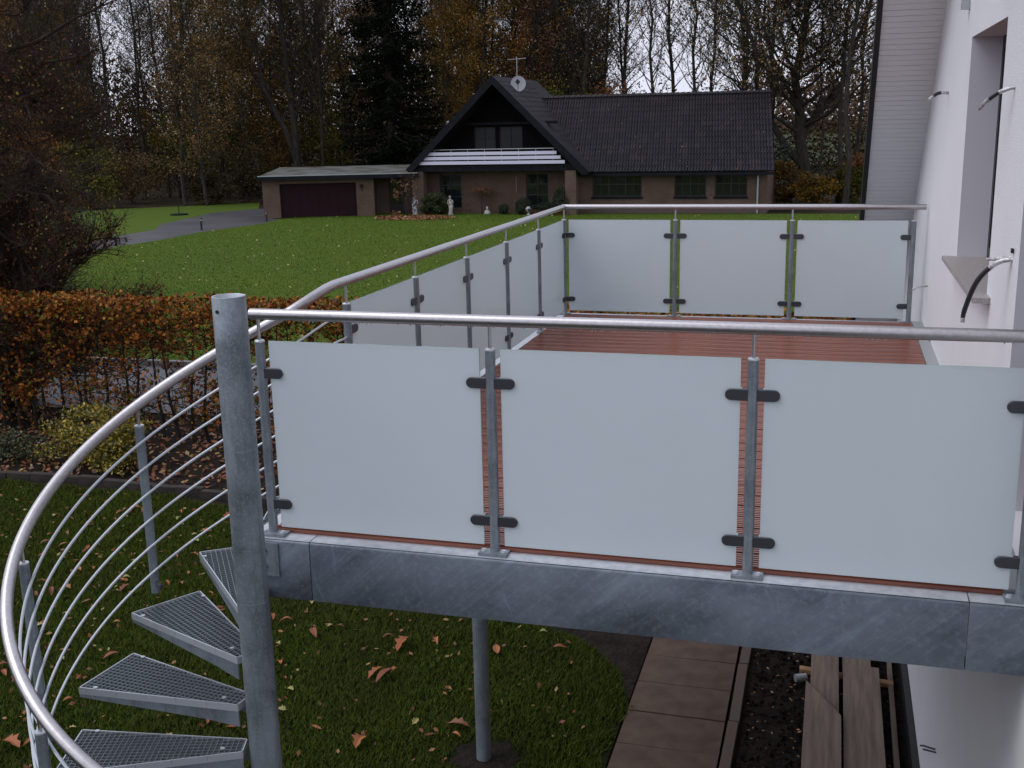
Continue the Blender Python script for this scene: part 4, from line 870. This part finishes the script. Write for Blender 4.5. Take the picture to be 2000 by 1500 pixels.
# leaf litter below the hedge, on the bed and verge
P = np.stack([nrg.uniform(-16, 12, 9000), nrg.uniform(8.2, 11.7, 9000), G+nrg.uniform(0, .05, 9000)], 1)
tag(inst('leaf_litter', np_mesh('leaf_litter', leaf_quads(P, .085, nrg, .6, .65), 4, 'leaf_spread'), None, (0, 0, 0)), 'brown leaf litter covering the soil under the beech hedge', 'leaf litter', kind='stuff')
bush('golden_shrub', (-8.85, 8.95, G+.45), (1.15, .5, .52), 9000, .05, 'gold', 'low rounded shrub with yellow-green variegated leaves before the hedge', 'shrub', shell=.3, clumps=26)
bush('dark_shrub', (-10.6, 9.0, G+.22), (.9, .4, .3), 1500, .05, 'rhodo', 'dark green creeping shrub left of the yellow-green one', 'shrub', shell=.3)

# ================================================================ fallen leaves on the near lawn
def leaf_mesh(name, L_, wd, curl, m, lobes=False):
    mb = MB(); n = 7; vs = []
    for i in range(n+1):
        t = i/n; ww = wd*math.sin(math.pi*min(1, t*.97+.02))**.8*(1-.25*t); 
        if lobes: ww *= 1+.35*math.cos(i*3.1)
        zc = curl*math.sin(t*2.6)+.012
        vs += [((t-.5)*L_, -ww/2, zc+ww*.28), ((t-.5)*L_, 0, zc), ((t-.5)*L_, ww/2, zc+ww*.22)]
    fs = [(3*i, 3*i+3, 3*i+4, 3*i+1) for i in range(n)]+[(3*i+1, 3*i+4, 3*i+5, 3*i+2) for i in range(n)]
    mb.add(vs, fs).tube([(-.5*L_, 0, .012), (-.72*L_, .01, .03)], [.0025, .0015], 4, cap=False); return mb.mesh(name, m, smooth=True)
lmA = [leaf_mesh('fallen_leaf', .155, .062, .028, 'leafA'), leaf_mesh('fallen_leaf', .12, .052, -.004, 'leafA'), leaf_mesh('fallen_leaf', .19, .085, .035, 'leafA', True), leaf_mesh('fallen_leaf', .14, .05, .05, 'leafA')]
lmB = [leaf_mesh('fallen_leaf', .095, .075, .01, 'leafB', True), leaf_mesh('fallen_leaf', .085, .06, .02, 'leafB')]
ptsL = []
while len(ptsL) < 215:
    x, y = rng.uniform(-8.8, -.35), rng.uniform(1.6, 7.7)
    if y < .2-.72*(x-1.3)*.9 and x < -6.5 and y < 3: continue
    if x > -2.8 and rng.random() < .75: continue
    if not near_ok(np.array([[x, y]]))[0]: continue
    ptsL.append((x, y))
for i, (x, y) in enumerate(ptsL):
    pale = rng.random() < .22; me = rng.choice(lmB if pale else lmA)
    o = inst('fallen_leaf', me, None, (x, y, G+.022), (rng.uniform(-.35, .35), rng.uniform(-.3, .3), rng.uniform(0, 6.28))); s = rng.uniform(.5, 1.0); o.scale = (s, s, s)
    zn = 'under the balcony, right of the staircase pole' if x > -2.2 else ('near the bed edging at the back of the lawn' if y > 6.2 else ('seen through the upper bars of the stair railing' if y > 4.4 else 'seen between and beyond the stair treads'))
    tag(o, ('small pale yellow-green leaf ' if pale else 'rust-brown curled leaf ')+zn, 'leaf', ('pale leaves ' if pale else 'rust leaves ')+zn)
named = [((790, 1268), 2, 1.35, 'largest rust leaf on the grass between the pole and the support column'), ((752, 1330), 0, 1.3, 'rust leaf on the grass a little left of the support column'), ((703, 1462), 2, 1.3, 'broad orange-brown leaf at the bottom right of the staircase pole'), ((22, 1468), 2, 1.5, 'biggest orange leaf of all, at the outer side of the stair railing'), ((615, 1245), 0, 1.2, 'narrow rust leaf just below the steel beam near the pole'), ((970, 1276), 1, 1.5, 'orange leaf lying just right of the support column'), ((851, 1265), 3, 1.2, 'curled brown leaf close left of the support column')]
for (p, mi, s, lb) in named:
    x, y = gp(*p); o = inst('fallen_leaf', lmA[mi], None, (x, y, G+.03), (rng.uniform(-.3, .3), rng.uniform(-.2, .2), rng.uniform(0, 6.28))); o.scale = (s, s, s); tag(o, lb, 'leaf')
P = np.stack([nrg.uniform(-12, -.4, 1500), nrg.uniform(1.5, 8, 1500), G+nrg.uniform(.015, .04, 1500)], 1); P = P[near_ok(P)]
tag(inst('leaf_scatter', np_mesh('leaf_scatter', leaf_quads(P, .055, nrg, .5, .6), 4, 'leaf_spread'), None, (0, 0, 0)), 'scattered small leaf fragments in the grass of the near lawn', 'leaves', kind='stuff')
P = np.stack([nrg.uniform(-30, 12, 2000), nrg.uniform(16, 52, 2000), np.full(2000, G+.05)], 1); P = P[far_ok(P)]
tag(inst('leaf_scatter', np_mesh('leaf_scatter', leaf_quads(P, .085, nrg, .5, .8), 4, 'leafB'), None, (0, 0, 0)), 'pale scattered leaves on the bright lawn across the road', 'leaves', kind='stuff')

# ================================================================ trees
def grow(seed, H, r0, start=.3, nb=30, bl=3.2, up_=.75, droop=0., lean=0., fork=None, wob=.25, twig=.012, nsub=6, ntw=4):
    """returns trunk MB, branch MB, tip points"""
    R_ = random.Random(seed); T_, B_ = MB(), MB(); tips = []; n = 9; q_ = [Vector((0, 0, 0))]
    for i in range(n): q_.append(q_[-1]+Vector((R_.uniform(-wob, wob)+lean, R_.uniform(-wob, wob), H/n)))
    stems = [(q_, r0, start)]
    if fork:
        for (h0, dx, dy, f) in fork:
            j = int(h0*n); b = q_[j]; s_ = [b]; m_ = n-j
            for i in range(m_):
                k_ = 1.0 if i < 2 else .35
                s_.append(s_[-1]+Vector((dx*k_+R_.uniform(-wob, wob), dy*k_+R_.uniform(-wob, wob), H/n*.93)))
            stems.append((s_, r0*f*(1-h0*.6), .12))
    for s_, r_0, st_ in stems:
        k_ = len(s_); T_.tube(s_, [r_0*(1-.86*i/(k_-1)) for i in range(k_)], 7)
        nbb = int(nb*(1 if s_ is q_ else .6))
        for i in range(nbb):
            t = st_+(1-st_)*(i+R_.random())/nbb; t = min(t, .985); j = min(int(t*(k_-1)), k_-2); b0 = s_[j].lerp(s_[j+1], t*(k_-1)-j)
            a = i*2.4+R_.uniform(-.6, .6); shp = math.sin(math.pi*min(1, .25+.75*(t-st_)/(1-st_)))**.7*.85+.15; ln = bl*shp*R_.uniform(.6, 1.15)
            d = Vector((math.cos(a), math.sin(a), up_*R_.uniform(.6, 1.4))).normalized(); path = [b0]; dd = d.copy()
            for s in range(4):
                dd = (dd+Vector((R_.uniform(-.28, .28), R_.uniform(-.28, .28), .12-droop+R_.uniform(-.12, .12)))).normalized(); path.append(path[-1]+dd*ln/4)
            rb_ = max(.012, r_0*(1-.86*t)*.42); B_.tube(path, [rb_, rb_*.75, rb_*.5, rb_*.3, .006], 5, cap=False)
            for s in range(nsub):
                u2 = R_.uniform(.2, 1); j2 = min(int(u2*4), 3); c0 = path[j2].lerp(path[j2+1], u2*4-j2)
                e_ = (dd+Vector((R_.uniform(-1, 1), R_.uniform(-1, 1), R_.uniform(-.3, .7)-droop))).normalized(); l2 = ln*R_.uniform(.18, .42)
                c1 = c0+e_*l2*.5; c2 = c1+(e_+Vector((R_.uniform(-.4, .4), R_.uniform(-.4, .4), .15-droop))).normalized()*l2*.5
                B_.tube([c0, c1, c2], [twig*1.3, twig, twig*.4], 3, cap=False); tips.append(c2)
                for w_ in range(ntw):
                    f0 = c0.lerp(c2, R_.uniform(.2, .95)); f1 = f0+(e_+Vector((R_.uniform(-1, 1), R_.uniform(-1, 1), R_.uniform(-.5, .8)-droop))).normalized()*l2*R_.uniform(.25, .6)
                    B_.tube([f0, f1], [twig*.8, twig*.35], 3, cap=False); tips.append(f1)
    return T_, B_, tips
def variant(seed, leafm, nleaf, lsize, barkm='bark', spread=.28, lo=0., **kw):
    T_, B_, tips = grow(seed, **kw); tm = T_.mesh('trunk', barkm, smooth=True); bmh = B_.mesh('branches', barkm); fm = None
    if nleaf:
        tp = np.array([tuple(t) for t in tips]); rg = np.random.default_rng(seed); hh = tp[:, 2]/tp[:, 2].max()
        ph = np.sin(tp[:, 0]*1.3+seed)*np.sin(tp[:, 1]*1.1)*np.sin(tp[:, 2]*.8+seed)+.15; wgt = np.clip(ph+.45, .02, 1)*np.clip(1.15-hh*lo, .05, 1); wgt /= wgt.sum()
        P = tp[rg.choice(len(tp), nleaf, p=wgt)]+rg.normal(size=(nleaf, 3))*spread
        fm = np_mesh('foliage', leaf_quads(P, lsize, rg), 4, leafm)
    return tm, bmh, fm
V = {}
V['bare1'] = variant(11, 'ochre', 1500, .15, wob=.36, H=21, r0=.15, start=.26, nb=50, bl=3.6, up_=1.1, nsub=9, ntw=5, twig=.011)
V['bare2'] = variant(12, 'ochre', 1800, .16, H=23, r0=.18, start=.30, nb=48, bl=4.2, up_=1.0, wob=.42, nsub=9, ntw=5, twig=.011)
V['bare3'] = variant(13, 'rust', 700, .12, H=19, r0=.10, start=.22, nb=44, bl=3.0, up_=1.3, wob=.22, nsub=8, ntw=5, twig=.010)
V['bare4'] = variant(14, 'olive', 1000, .13, H=20, r0=.15, start=.2, nb=44, bl=3.8, up_=1.0, fork=[(.34, .45, .1, .8)], nsub=9, ntw=4, twig=.011)
V['ochre1'] = variant(21, 'ochre', 13000, .15, H=18, r0=.12, start=.08, nb=48, bl=3.5, up_=.6, lo=.3)
V['ochre2'] = variant(22, 'ochre', 10000, .15, H=20, r0=.14, start=.10, nb=46, bl=3.9, up_=.8, lo=.5)
V['olive1'] = variant(23, 'olive', 14000, .15, H=17, r0=.13, start=.08, nb=46, bl=3.7, up_=.6, lo=.2)
V['rust1'] = variant(24, 'rust', 10000, .14, H=19, r0=.12, start=.10, nb=46, bl=3.4, up_=.8, lo=.3)
V['gold1'] = variant(25, 'golden', 15000, .13, H=22, r0=.15, start=.14, nb=64, bl=3.0, up_=.2, nsub=9)
V['forked'] = variant(31, 'ochre', 3200, .14, H=22, r0=.28, start=.28, nb=40, bl=4.6, up_=.8, fork=[(.22, -.95, .0, .85), (.33, .75, .3, .6)], wob=.25, nsub=9)
V['oak'] = variant(32, 'ochre', 17000, .19, H=15, r0=.40, start=.22, nb=38, bl=7.2, up_=.42, wob=.45, fork=[(.22, -1.4, .3, .62), (.33, 1.2, -.3, .62), (.44, -.9, -.2, .5)], nsub=14, ntw=6, spread=.3, twig=.015)
REG = []
def region(px):
    for lim, s in ((120, 'behind the big shrub at far left'), (260, 'above the left end of the driveway'), (420, 'left of the garage'), (560, 'by the left garage corner'), (700, 'behind the garage door'), (880, 'behind the flat garage roof'), (1050, 'behind the gable'), (1230, 'behind the left of the long roof'), (1380, 'behind the middle of the long roof'), (1520, 'behind the right end of the long roof'), (1620, 'right of the house'), (3000, 'beside the white house edge')):
        if px < lim: return s
KD = dict(bare='bare grey-barked tree', ochre='ochre-leaved slender tree', olive='dull green-leaved tree', rust='russet-leaved thin tree', gold='golden-orange tree', forked='large forked tree', oak='spreading oak')
def tree(kind, px, y, s=1., rz=None, label=None, fol=True):
    p = at(px, 300, y=y); p = Vector((p.x, y, G)); tm, bmh, fm = V[kind]
    e = empty('oak_tree' if kind == 'oak' else ('bare_tree' if kind.startswith('bare') else 'broadleaf_tree'), p, label or '', 'tree', None if label else 'trees of the wood behind the house')
    a = rng.uniform(0, 6.28) if rz is None else rz
    for nm, me in (('trunk', tm), ('branches', bmh), ('foliage', fm)):
        if me is None or (nm == 'foliage' and not fol): continue
        o = inst(nm, me, e, p, (0, 0, a)); o.scale = (s, s, s*(1 if label else rng.uniform(.92, 1.08)))
    if not label: REG.append((px, y, kind, e))
    return e
# left wood: dense, ochre and brown
def pick(ws):
    t = rng.random()*sum(ws.values())
    for k, v_ in ws.items():
        t -= v_
        if t <= 0: return k
    return k
for px in range(-60, 900, 42):
    if 640 < px < 905: continue
    tree(pick({'bare1': 3.2, 'bare3': 4, 'bare4': 2.5, 'ochre1': 1.3, 'ochre2': 1.3, 'rust1': 1, 'olive1': 1.2}), px+rng.uniform(-16, 16), rng.uniform(63, 68) if px > 480 else rng.uniform(58, 66), rng.uniform(.8, 1.0))
for px in range(-80, 1080, 40):
    if 205 < px < 330: continue
    tree(pick({'bare1': 2.4, 'bare2': 2.4, 'bare3': 2.4, 'ochre1': 2, 'ochre2': 2, 'rust1': 1.5, 'olive1': 1.8}), px+rng.uniform(-16, 16), rng.uniform(71, 80), rng.uniform(.85, 1.05))
for px in range(-80, 1100, 44):
    if 205 < px < 330: continue
    tree(pick({'bare2': 2, 'ochre1': 2, 'ochre2': 2, 'rust1': 2.4, 'olive1': 1.5}), px+rng.uniform(-16, 16), rng.uniform(83, 92), rng.uniform(.9, 1.1))
for px in (60, 30, 110, 150): tree('gold1', px, 74+px*.02, 1.0)
for px in (285,): tree('gold1', px, 80, .95)
for px, y in ((890, 74), (915, 80), (945, 72), (975, 78), (1005, 84), (865, 70)): tree('gold1', px, y, rng.uniform(.8, .95))
# behind the long roof: tall bare trunks against the sky
for px in (1045, 1062, 1078, 1100, 1118, 1135, 1150, 1168, 1185, 1205): tree(pick({'bare1': 2, 'bare2': 2, 'bare3': 1}), px+rng.uniform(-5, 5), rng.uniform(68, 86), rng.uniform(.85, 1.05))
for px in (1060, 1090, 1125, 1165): tree('olive1', px, rng.uniform(84, 92), 1.0)
for px in (1229, 1262, 1310, 1349, 1392, 1446, 1462, 1498): tree(pick({'bare1': 2, 'bare2': 2.4, 'bare4': 1.5}), px+rng.uniform(-4, 4), rng.uniform(66, 84), rng.uniform(.9, 1.1))
for px in (1672, 1604, 1640): tree(pick({'bare1': 1, 'bare3': 2, 'bare2': 1}), px, rng.uniform(60, 78), rng.uniform(.8, 1.0))
for px in (1760, 1830, 1900, 1990, 2080): tree('bare2', px, rng.uniform(66, 80), 1.0)
tree('forked', 588, 64.5, 1.0, rz=.2, label='large forked tree with ochre leaves rising behind the garage roof')
tree('oak', 1582, 62.5, 1.0, rz=.5, label='spreading gnarled oak with thin brown leaves right of the long roof')
tree('bare2', 1655, 57.5, .95, label='dark straight trunk nearest the edge of the white house')
REG.sort(key=lambda t: t[0]); seen = {}
ords = ['first', 'second', 'third', 'fourth', 'fifth', 'sixth', 'seventh', 'eighth', 'ninth', 'tenth', 'eleventh', 'twelfth', 'thirteenth', 'fourteenth', 'fifteenth']
cnt = {}
for px, y, kind, e in REG:
    k = (KD[kind.rstrip('1234')], region(px)); cnt[k] = cnt.get(k, 0)+1
for px, y, kind, e in REG:
    k = (KD[kind.rstrip('1234')], region(px)); i = seen.get(k, 0); seen[k] = i+1
    e['label'] = (f'{k[0]} {k[1]}' if cnt[k] == 1 else f'{k[0]} {k[1]}, {ords[min(i, 14)]} from left')
# the big dark spruce
def spruce(x, y, H, R0):
    e = empty('spruce', (x, y, G), 'tall dark spruce with hanging boughs behind the flat garage roof', 'tree')
    build(MB().tube([(x, y, G), (x, y, G+H)], [.35, .05], 8), 'trunk', 'bark', e, smooth=True); R_ = random.Random(5); B_ = MB(); P = []
    for i in range(330):
        t = (i+R_.random())/330; z = G+1.0+t*(H-1.2); L_ = (R0*(1-t)**.75+.3)*R_.uniform(.62, 1.12); a = R_.uniform(0, 6.283); p = [Vector((x, y, z))]
        for s in range(1, 6): f = s/5; p.append(Vector((x+math.cos(a)*L_*f, y+math.sin(a)*L_*f, z-.42*L_*f+.30*L_*f*f)))
        B_.tube(p, [.05, .04, .03, .02, .012, .006], 4, cap=False)
        for s in range(int(170*L_/R0)+25):
            f = R_.uniform(.12, 1.02); c = p[min(int(f*5), 4)].lerp(p[min(int(f*5), 4)+1], f*5-min(int(f*5), 4)); wd = .55*(1-f*.5)
            P.append((c.x+R_.gauss(0, wd*.5), c.y+R_.gauss(0, wd*.5), c.z-abs(R_.gauss(0, .28))))
    build(B_, 'branches', 'bark', e); inst('foliage', np_mesh('foliage', leaf_quads(np.array(P), .26, nrg, 0, .38), 4, 'needle', (x, y, G)), e, (x, y, G))
spx = at(766, 300, y=64.5); spruce(spx.x, 64.5, 22, 4.3)
# understorey bushes
for i, (px, y, rx, rz_, m, lb) in enumerate([(345, 66, 3.0, 3.2, 'olive', 'dark green thicket in the wood left of the garage'), (440, 64, 3.0, 3.6, 'olive', 'tall dull green bush just left of the garage corner'), (400, 59.5, 1.9, 1.3, 'under_leaf', 'low dark russet undergrowth at the edge of the small lawn'),
        (250, 60, 2.6, 2.2, 'ochre', 'yellowish bush above the left part of the driveway'), (480, 61, 1.5, 1.9, 'under_leaf', 'brown bush close to the left garage wall'), (560, 68, 2.4, 3.4, 'ochre', 'ochre undergrowth behind the garage roof'), (640, 68, 2.2, 3.2, 'olive', 'dull green undergrowth left of the spruce foot'),
        (160, 56, 3, 2.6, 'olive', 'dark green bush behind the twigs of the big left shrub'), (60, 58, 3, 3.4, 'rust', 'russet thicket at the far left of the wood'),
        (1535, 59.5, 1.3, 1.4, 'ochre', 'yellow-brown bush touching the right end of the house'), (1590, 58.5, 1.4, 1.1, 'ochre', 'ochre bush under the oak'), (1520, 61.5, 1.2, 2.0, 'box', 'dark evergreen bush between the roof end and the oak'), (1650, 60, 1.5, 1.2, 'olive', 'low greenish bush near the edge of the white house'),
        (1700, 62, 2, 1.6, 'rust', 'russet bush beside the white house roof edge'), (1180, 66, 3.6, 3.9, 'rust', 'russet undergrowth showing above the left of the long roof'), (1300, 66, 3.6, 3.8, 'rust', 'russet undergrowth showing above the middle of the long roof'), (1420, 67, 3.6, 3.8, 'ochre', 'brown undergrowth showing above the right of the long roof'), (1080, 67, 2.8, 4.1, 'olive', 'dark undergrowth right of the satellite dish')]):
    p = at(px, 300, y=y); bush('undergrowth', (p.x, y, G+rz_*.85 if rz_ < 2.9 else G+rz_*1.0), (rx, rx*.6, rz_*(1 if rz_ < 2.9 else .95)), 4200 if rx > 1.6 else 3000, .15 if m != 'box' else .1, m, lb, 'bush', clumps=30)
# far wood closing the view: one mass of twigs and leaves, low on the right
def mass(n, pxa, pxb, ya, yb, h0, h1, m, size, name, label):
    P = []
    while len(P) < n:
        px = rng.uniform(pxa, pxb); y = rng.uniform(ya, yb); t = (px-pxa)/(pxb-pxa); h_ = h0+(h1-h0)*t; h_ *= .72 if 195 < px < 345 else 1; z = rng.random()**1.1*h_*(.75+.25*math.sin(px*.021+y*.3)*math.sin(px*.047))
        p = at(px, 300, y=y); P.append((p.x, y, G+z))
    tag(inst(name, np_mesh(name, leaf_quads(np.array(P), size, nrg, 0, .5), 4, m), None, (0, 0, 0)), label, 'wood', kind='stuff')
mass(90000, -120, 1180, 93, 112, 20, 15, 'dark_leaf', .42, 'far_wood', 'dark mass of the far wood behind the left trees')
mass(24000, 1150, 2100, 92, 106, 9.0, 5.5, 'dark_leaf', .34, 'far_wood', 'low brown mass of the far wood beyond the long roof')
mass(30000, -100, 1000, 62, 92, 9.0, 8.0, 'under_leaf', .22, 'forest_undergrowth', 'dark brown undergrowth filling the wood between the trunks')
mass(5000, 1480, 1760, 300, 340, 20, 22, 'far_orange', 1.5, 'distant_trees', 'hazy orange-brown trees beyond the far green field')
# ================================================================ big bare shrub and overhanging tree at the left
def limb_tree(name, label, root, limbs, leafm, nleaf, lsize, twig=.006, nsub=14, cat='tree', seed=3, tspread=.7):
    e = empty(name, (root[0], root[1], G), label, cat); R_ = random.Random(seed); T_ = MB(); B_ = MB(); tips = []
    for path, r0 in limbs:
        path = [Vector(p) for p in path]; fine = []
        for i in range(len(path)-1):
            for k in range(4): fine.append(path[i].lerp(path[i+1], k/4)+Vector((R_.gauss(0, .035), R_.gauss(0, .035), R_.gauss(0, .035))))
        fine.append(path[-1]); n = len(fine); T_.tube(fine, [r0*(1-.85*i/(n-1))+.004 for i in range(n)], 7)
        tot = sum((fine[i+1]-fine[i]).length for i in range(n-1))
        for s in range(int(nsub*tot)):
            u2 = R_.uniform(.15, 1); j = min(int(u2*(n-1)), n-2); c0 = fine[j].lerp(fine[j+1], R_.random()); dd = (fine[j+1]-fine[j]).normalized()
            e_ = (dd*.9+Vector((R_.uniform(-1, 1), R_.uniform(-1, 1), R_.uniform(-.6, 1.0)))*tspread).normalized(); l2 = R_.uniform(.35, 1.1)*(1.15-.45*u2)
            q_ = [c0]
            for k in range(4): e_ = (e_+Vector((R_.uniform(-.3, .3), R_.uniform(-.3, .3), R_.uniform(-.15, .25)))).normalized(); q_.append(q_[-1]+e_*l2/4)
            B_.tube(q_, [twig*1.7, twig*1.3, twig, twig*.7, twig*.35], 4, cap=False); tips.append(q_[-1])
            for w_ in range(7):
                k = R_.randint(1, 3); f0 = q_[k]; f1 = f0+(e_+Vector((R_.uniform(-1, 1), R_.uniform(-1, 1), R_.uniform(-.6, .9)))).normalized()*l2*R_.uniform(.2, .55); f2 = f1+Vector((R_.uniform(-.1, .1), R_.uniform(-.1, .1), R_.uniform(-.03, .12)))
                B_.tube([f0, f1, f2], [twig*.7, twig*.5, twig*.3], 3, cap=False); tips += [f1, f2]
    build(T_, 'trunk', 'bark_brown', e, smooth=True); build(B_, 'branches', 'bark_brown', e)
    tp = np.array([tuple(t) for t in tips]); rg = np.random.default_rng(seed); ph = np.clip(np.sin(tp[:, 0]*2.1)*np.sin(tp[:, 2]*2.7+1)+.3, .03, 1); ph /= ph.sum()
    P = tp[rg.choice(len(tp), nleaf, p=ph)]+rg.normal(size=(nleaf, 3))*.035
    inst('foliage', np_mesh('foliage', leaf_quads(P, lsize, rg), 4, leafm, (root[0], root[1], G)), e, (root[0], root[1], G))
    return e
R2 = random.Random(21); limbs = []
for k in range(78):
    a = R2.uniform(-1.1, 1.5)-.3; L_ = R2.uniform(1.8, 4.0); e0 = R2.uniform(.15, 1.35); b = Vector((-13.4+R2.uniform(-.8, .8), 12.0+R2.uniform(-.6, .6), G)); d = Vector((math.cos(a)*math.cos(e0), math.sin(a)*math.cos(e0)*.6, math.sin(e0)))
    m1 = b+Vector((d.x*L_*.35, d.y*L_*.35, L_*.62*max(.55, d.z))); m2 = b+Vector((d.x*L_*.8, d.y*L_*.8, L_*max(.35, d.z)*1.0)); m3 = b+Vector((d.x*L_*1.12, d.y*L_*1.1, L_*max(.3, d.z)*1.12)); limbs.append(([b, m1, m2, m3], .035))
limb_tree('bare_shrub', 'big tangled shrub with bare reddish twigs at the left edge of the lawn', (-14, 12), limbs, 'mixleaf', 12000, .052, twig=.006, nsub=11, cat='shrub', seed=4)
LT = Vector((-16.6, 12.6, G))
limb_tree('overhanging_tree', 'tree outside the left edge reaching in with long thin bare branches', (LT.x, LT.y), [
    ([LT, LT+Vector((.1, 0, 3)), LT+Vector((.3, -.1, 6)), LT+Vector((.2, 0, 9))], .17),
    ([LT+Vector((.2, 0, 3.9)), (-14.6, 12.2, 2.35), (-12.6, 12.0, 2.95), (-11.2, 12.0, 3.35), (-10.1, 12, 3.75)], .075),
    ([LT+Vector((.2, 0, 3.6)), (-14.8, 12.0, 1.7), (-13.0, 11.9, 2.2), (-11.6, 11.8, 2.75), (-10.6, 11.8, 2.95)], .06),
    ([LT+Vector((.1, 0, 2.9)), (-15, 11.8, .9), (-13.2, 11.6, 1.2), (-11.9, 11.6, 1.75)], .05),
    ([LT+Vector((.3, 0, 5.2)), (-15, 12.6, 3.4), (-13.4, 12.6, 4.1), (-12.0, 12.6, 4.4)], .06),
    *[([LT+Vector((.2, 0, R2.uniform(2.2, 6.5))), (-15.0+R2.uniform(-.4, .4), 12+R2.uniform(-.5, .5), (zz := R2.uniform(-.4, 4.2))), (-13.2+R2.uniform(-.5, .4), 12+R2.uniform(-.8, .5), zz+R2.uniform(-.1, .6)), (-11.6+R2.uniform(-.8, .5), 12+R2.uniform(-.9, .6), zz+R2.uniform(-.5, .8)), (-10.8+R2.uniform(-.8, .4), 12+R2.uniform(-1, .6), zz+R2.uniform(-.9, .7))], R2.uniform(.025, .05)) for _ in range(17)],
    ([LT+Vector((.1, 0, 2.3)), (-15.2, 12, .2), (-13.6, 11.8, .3), (-12.3, 11.6, .1), (-11.4, 11.5, -.3)], .045)],
    'mixleaf', 4200, .055, twig=.0045, nsub=11, seed=9)

for (px, y, rx, rz_, m, lb, z) in ((55, 24, 1.7, 2.5, 'box', 'dark evergreen bush standing behind the tangled bare shrub', 2.1), (-20, 19, 1.6, 2.3, 'rust', 'russet bush cut by the left edge of the view behind the bare shrub', 1.8)):
    p = at(px, 300, y=y); bush('background_bush', (p.x, y, G+z), (rx, rx*.6, rz_), 12000 if m == 'box' else 5000, .09, m, lb, 'bush', clumps=34)
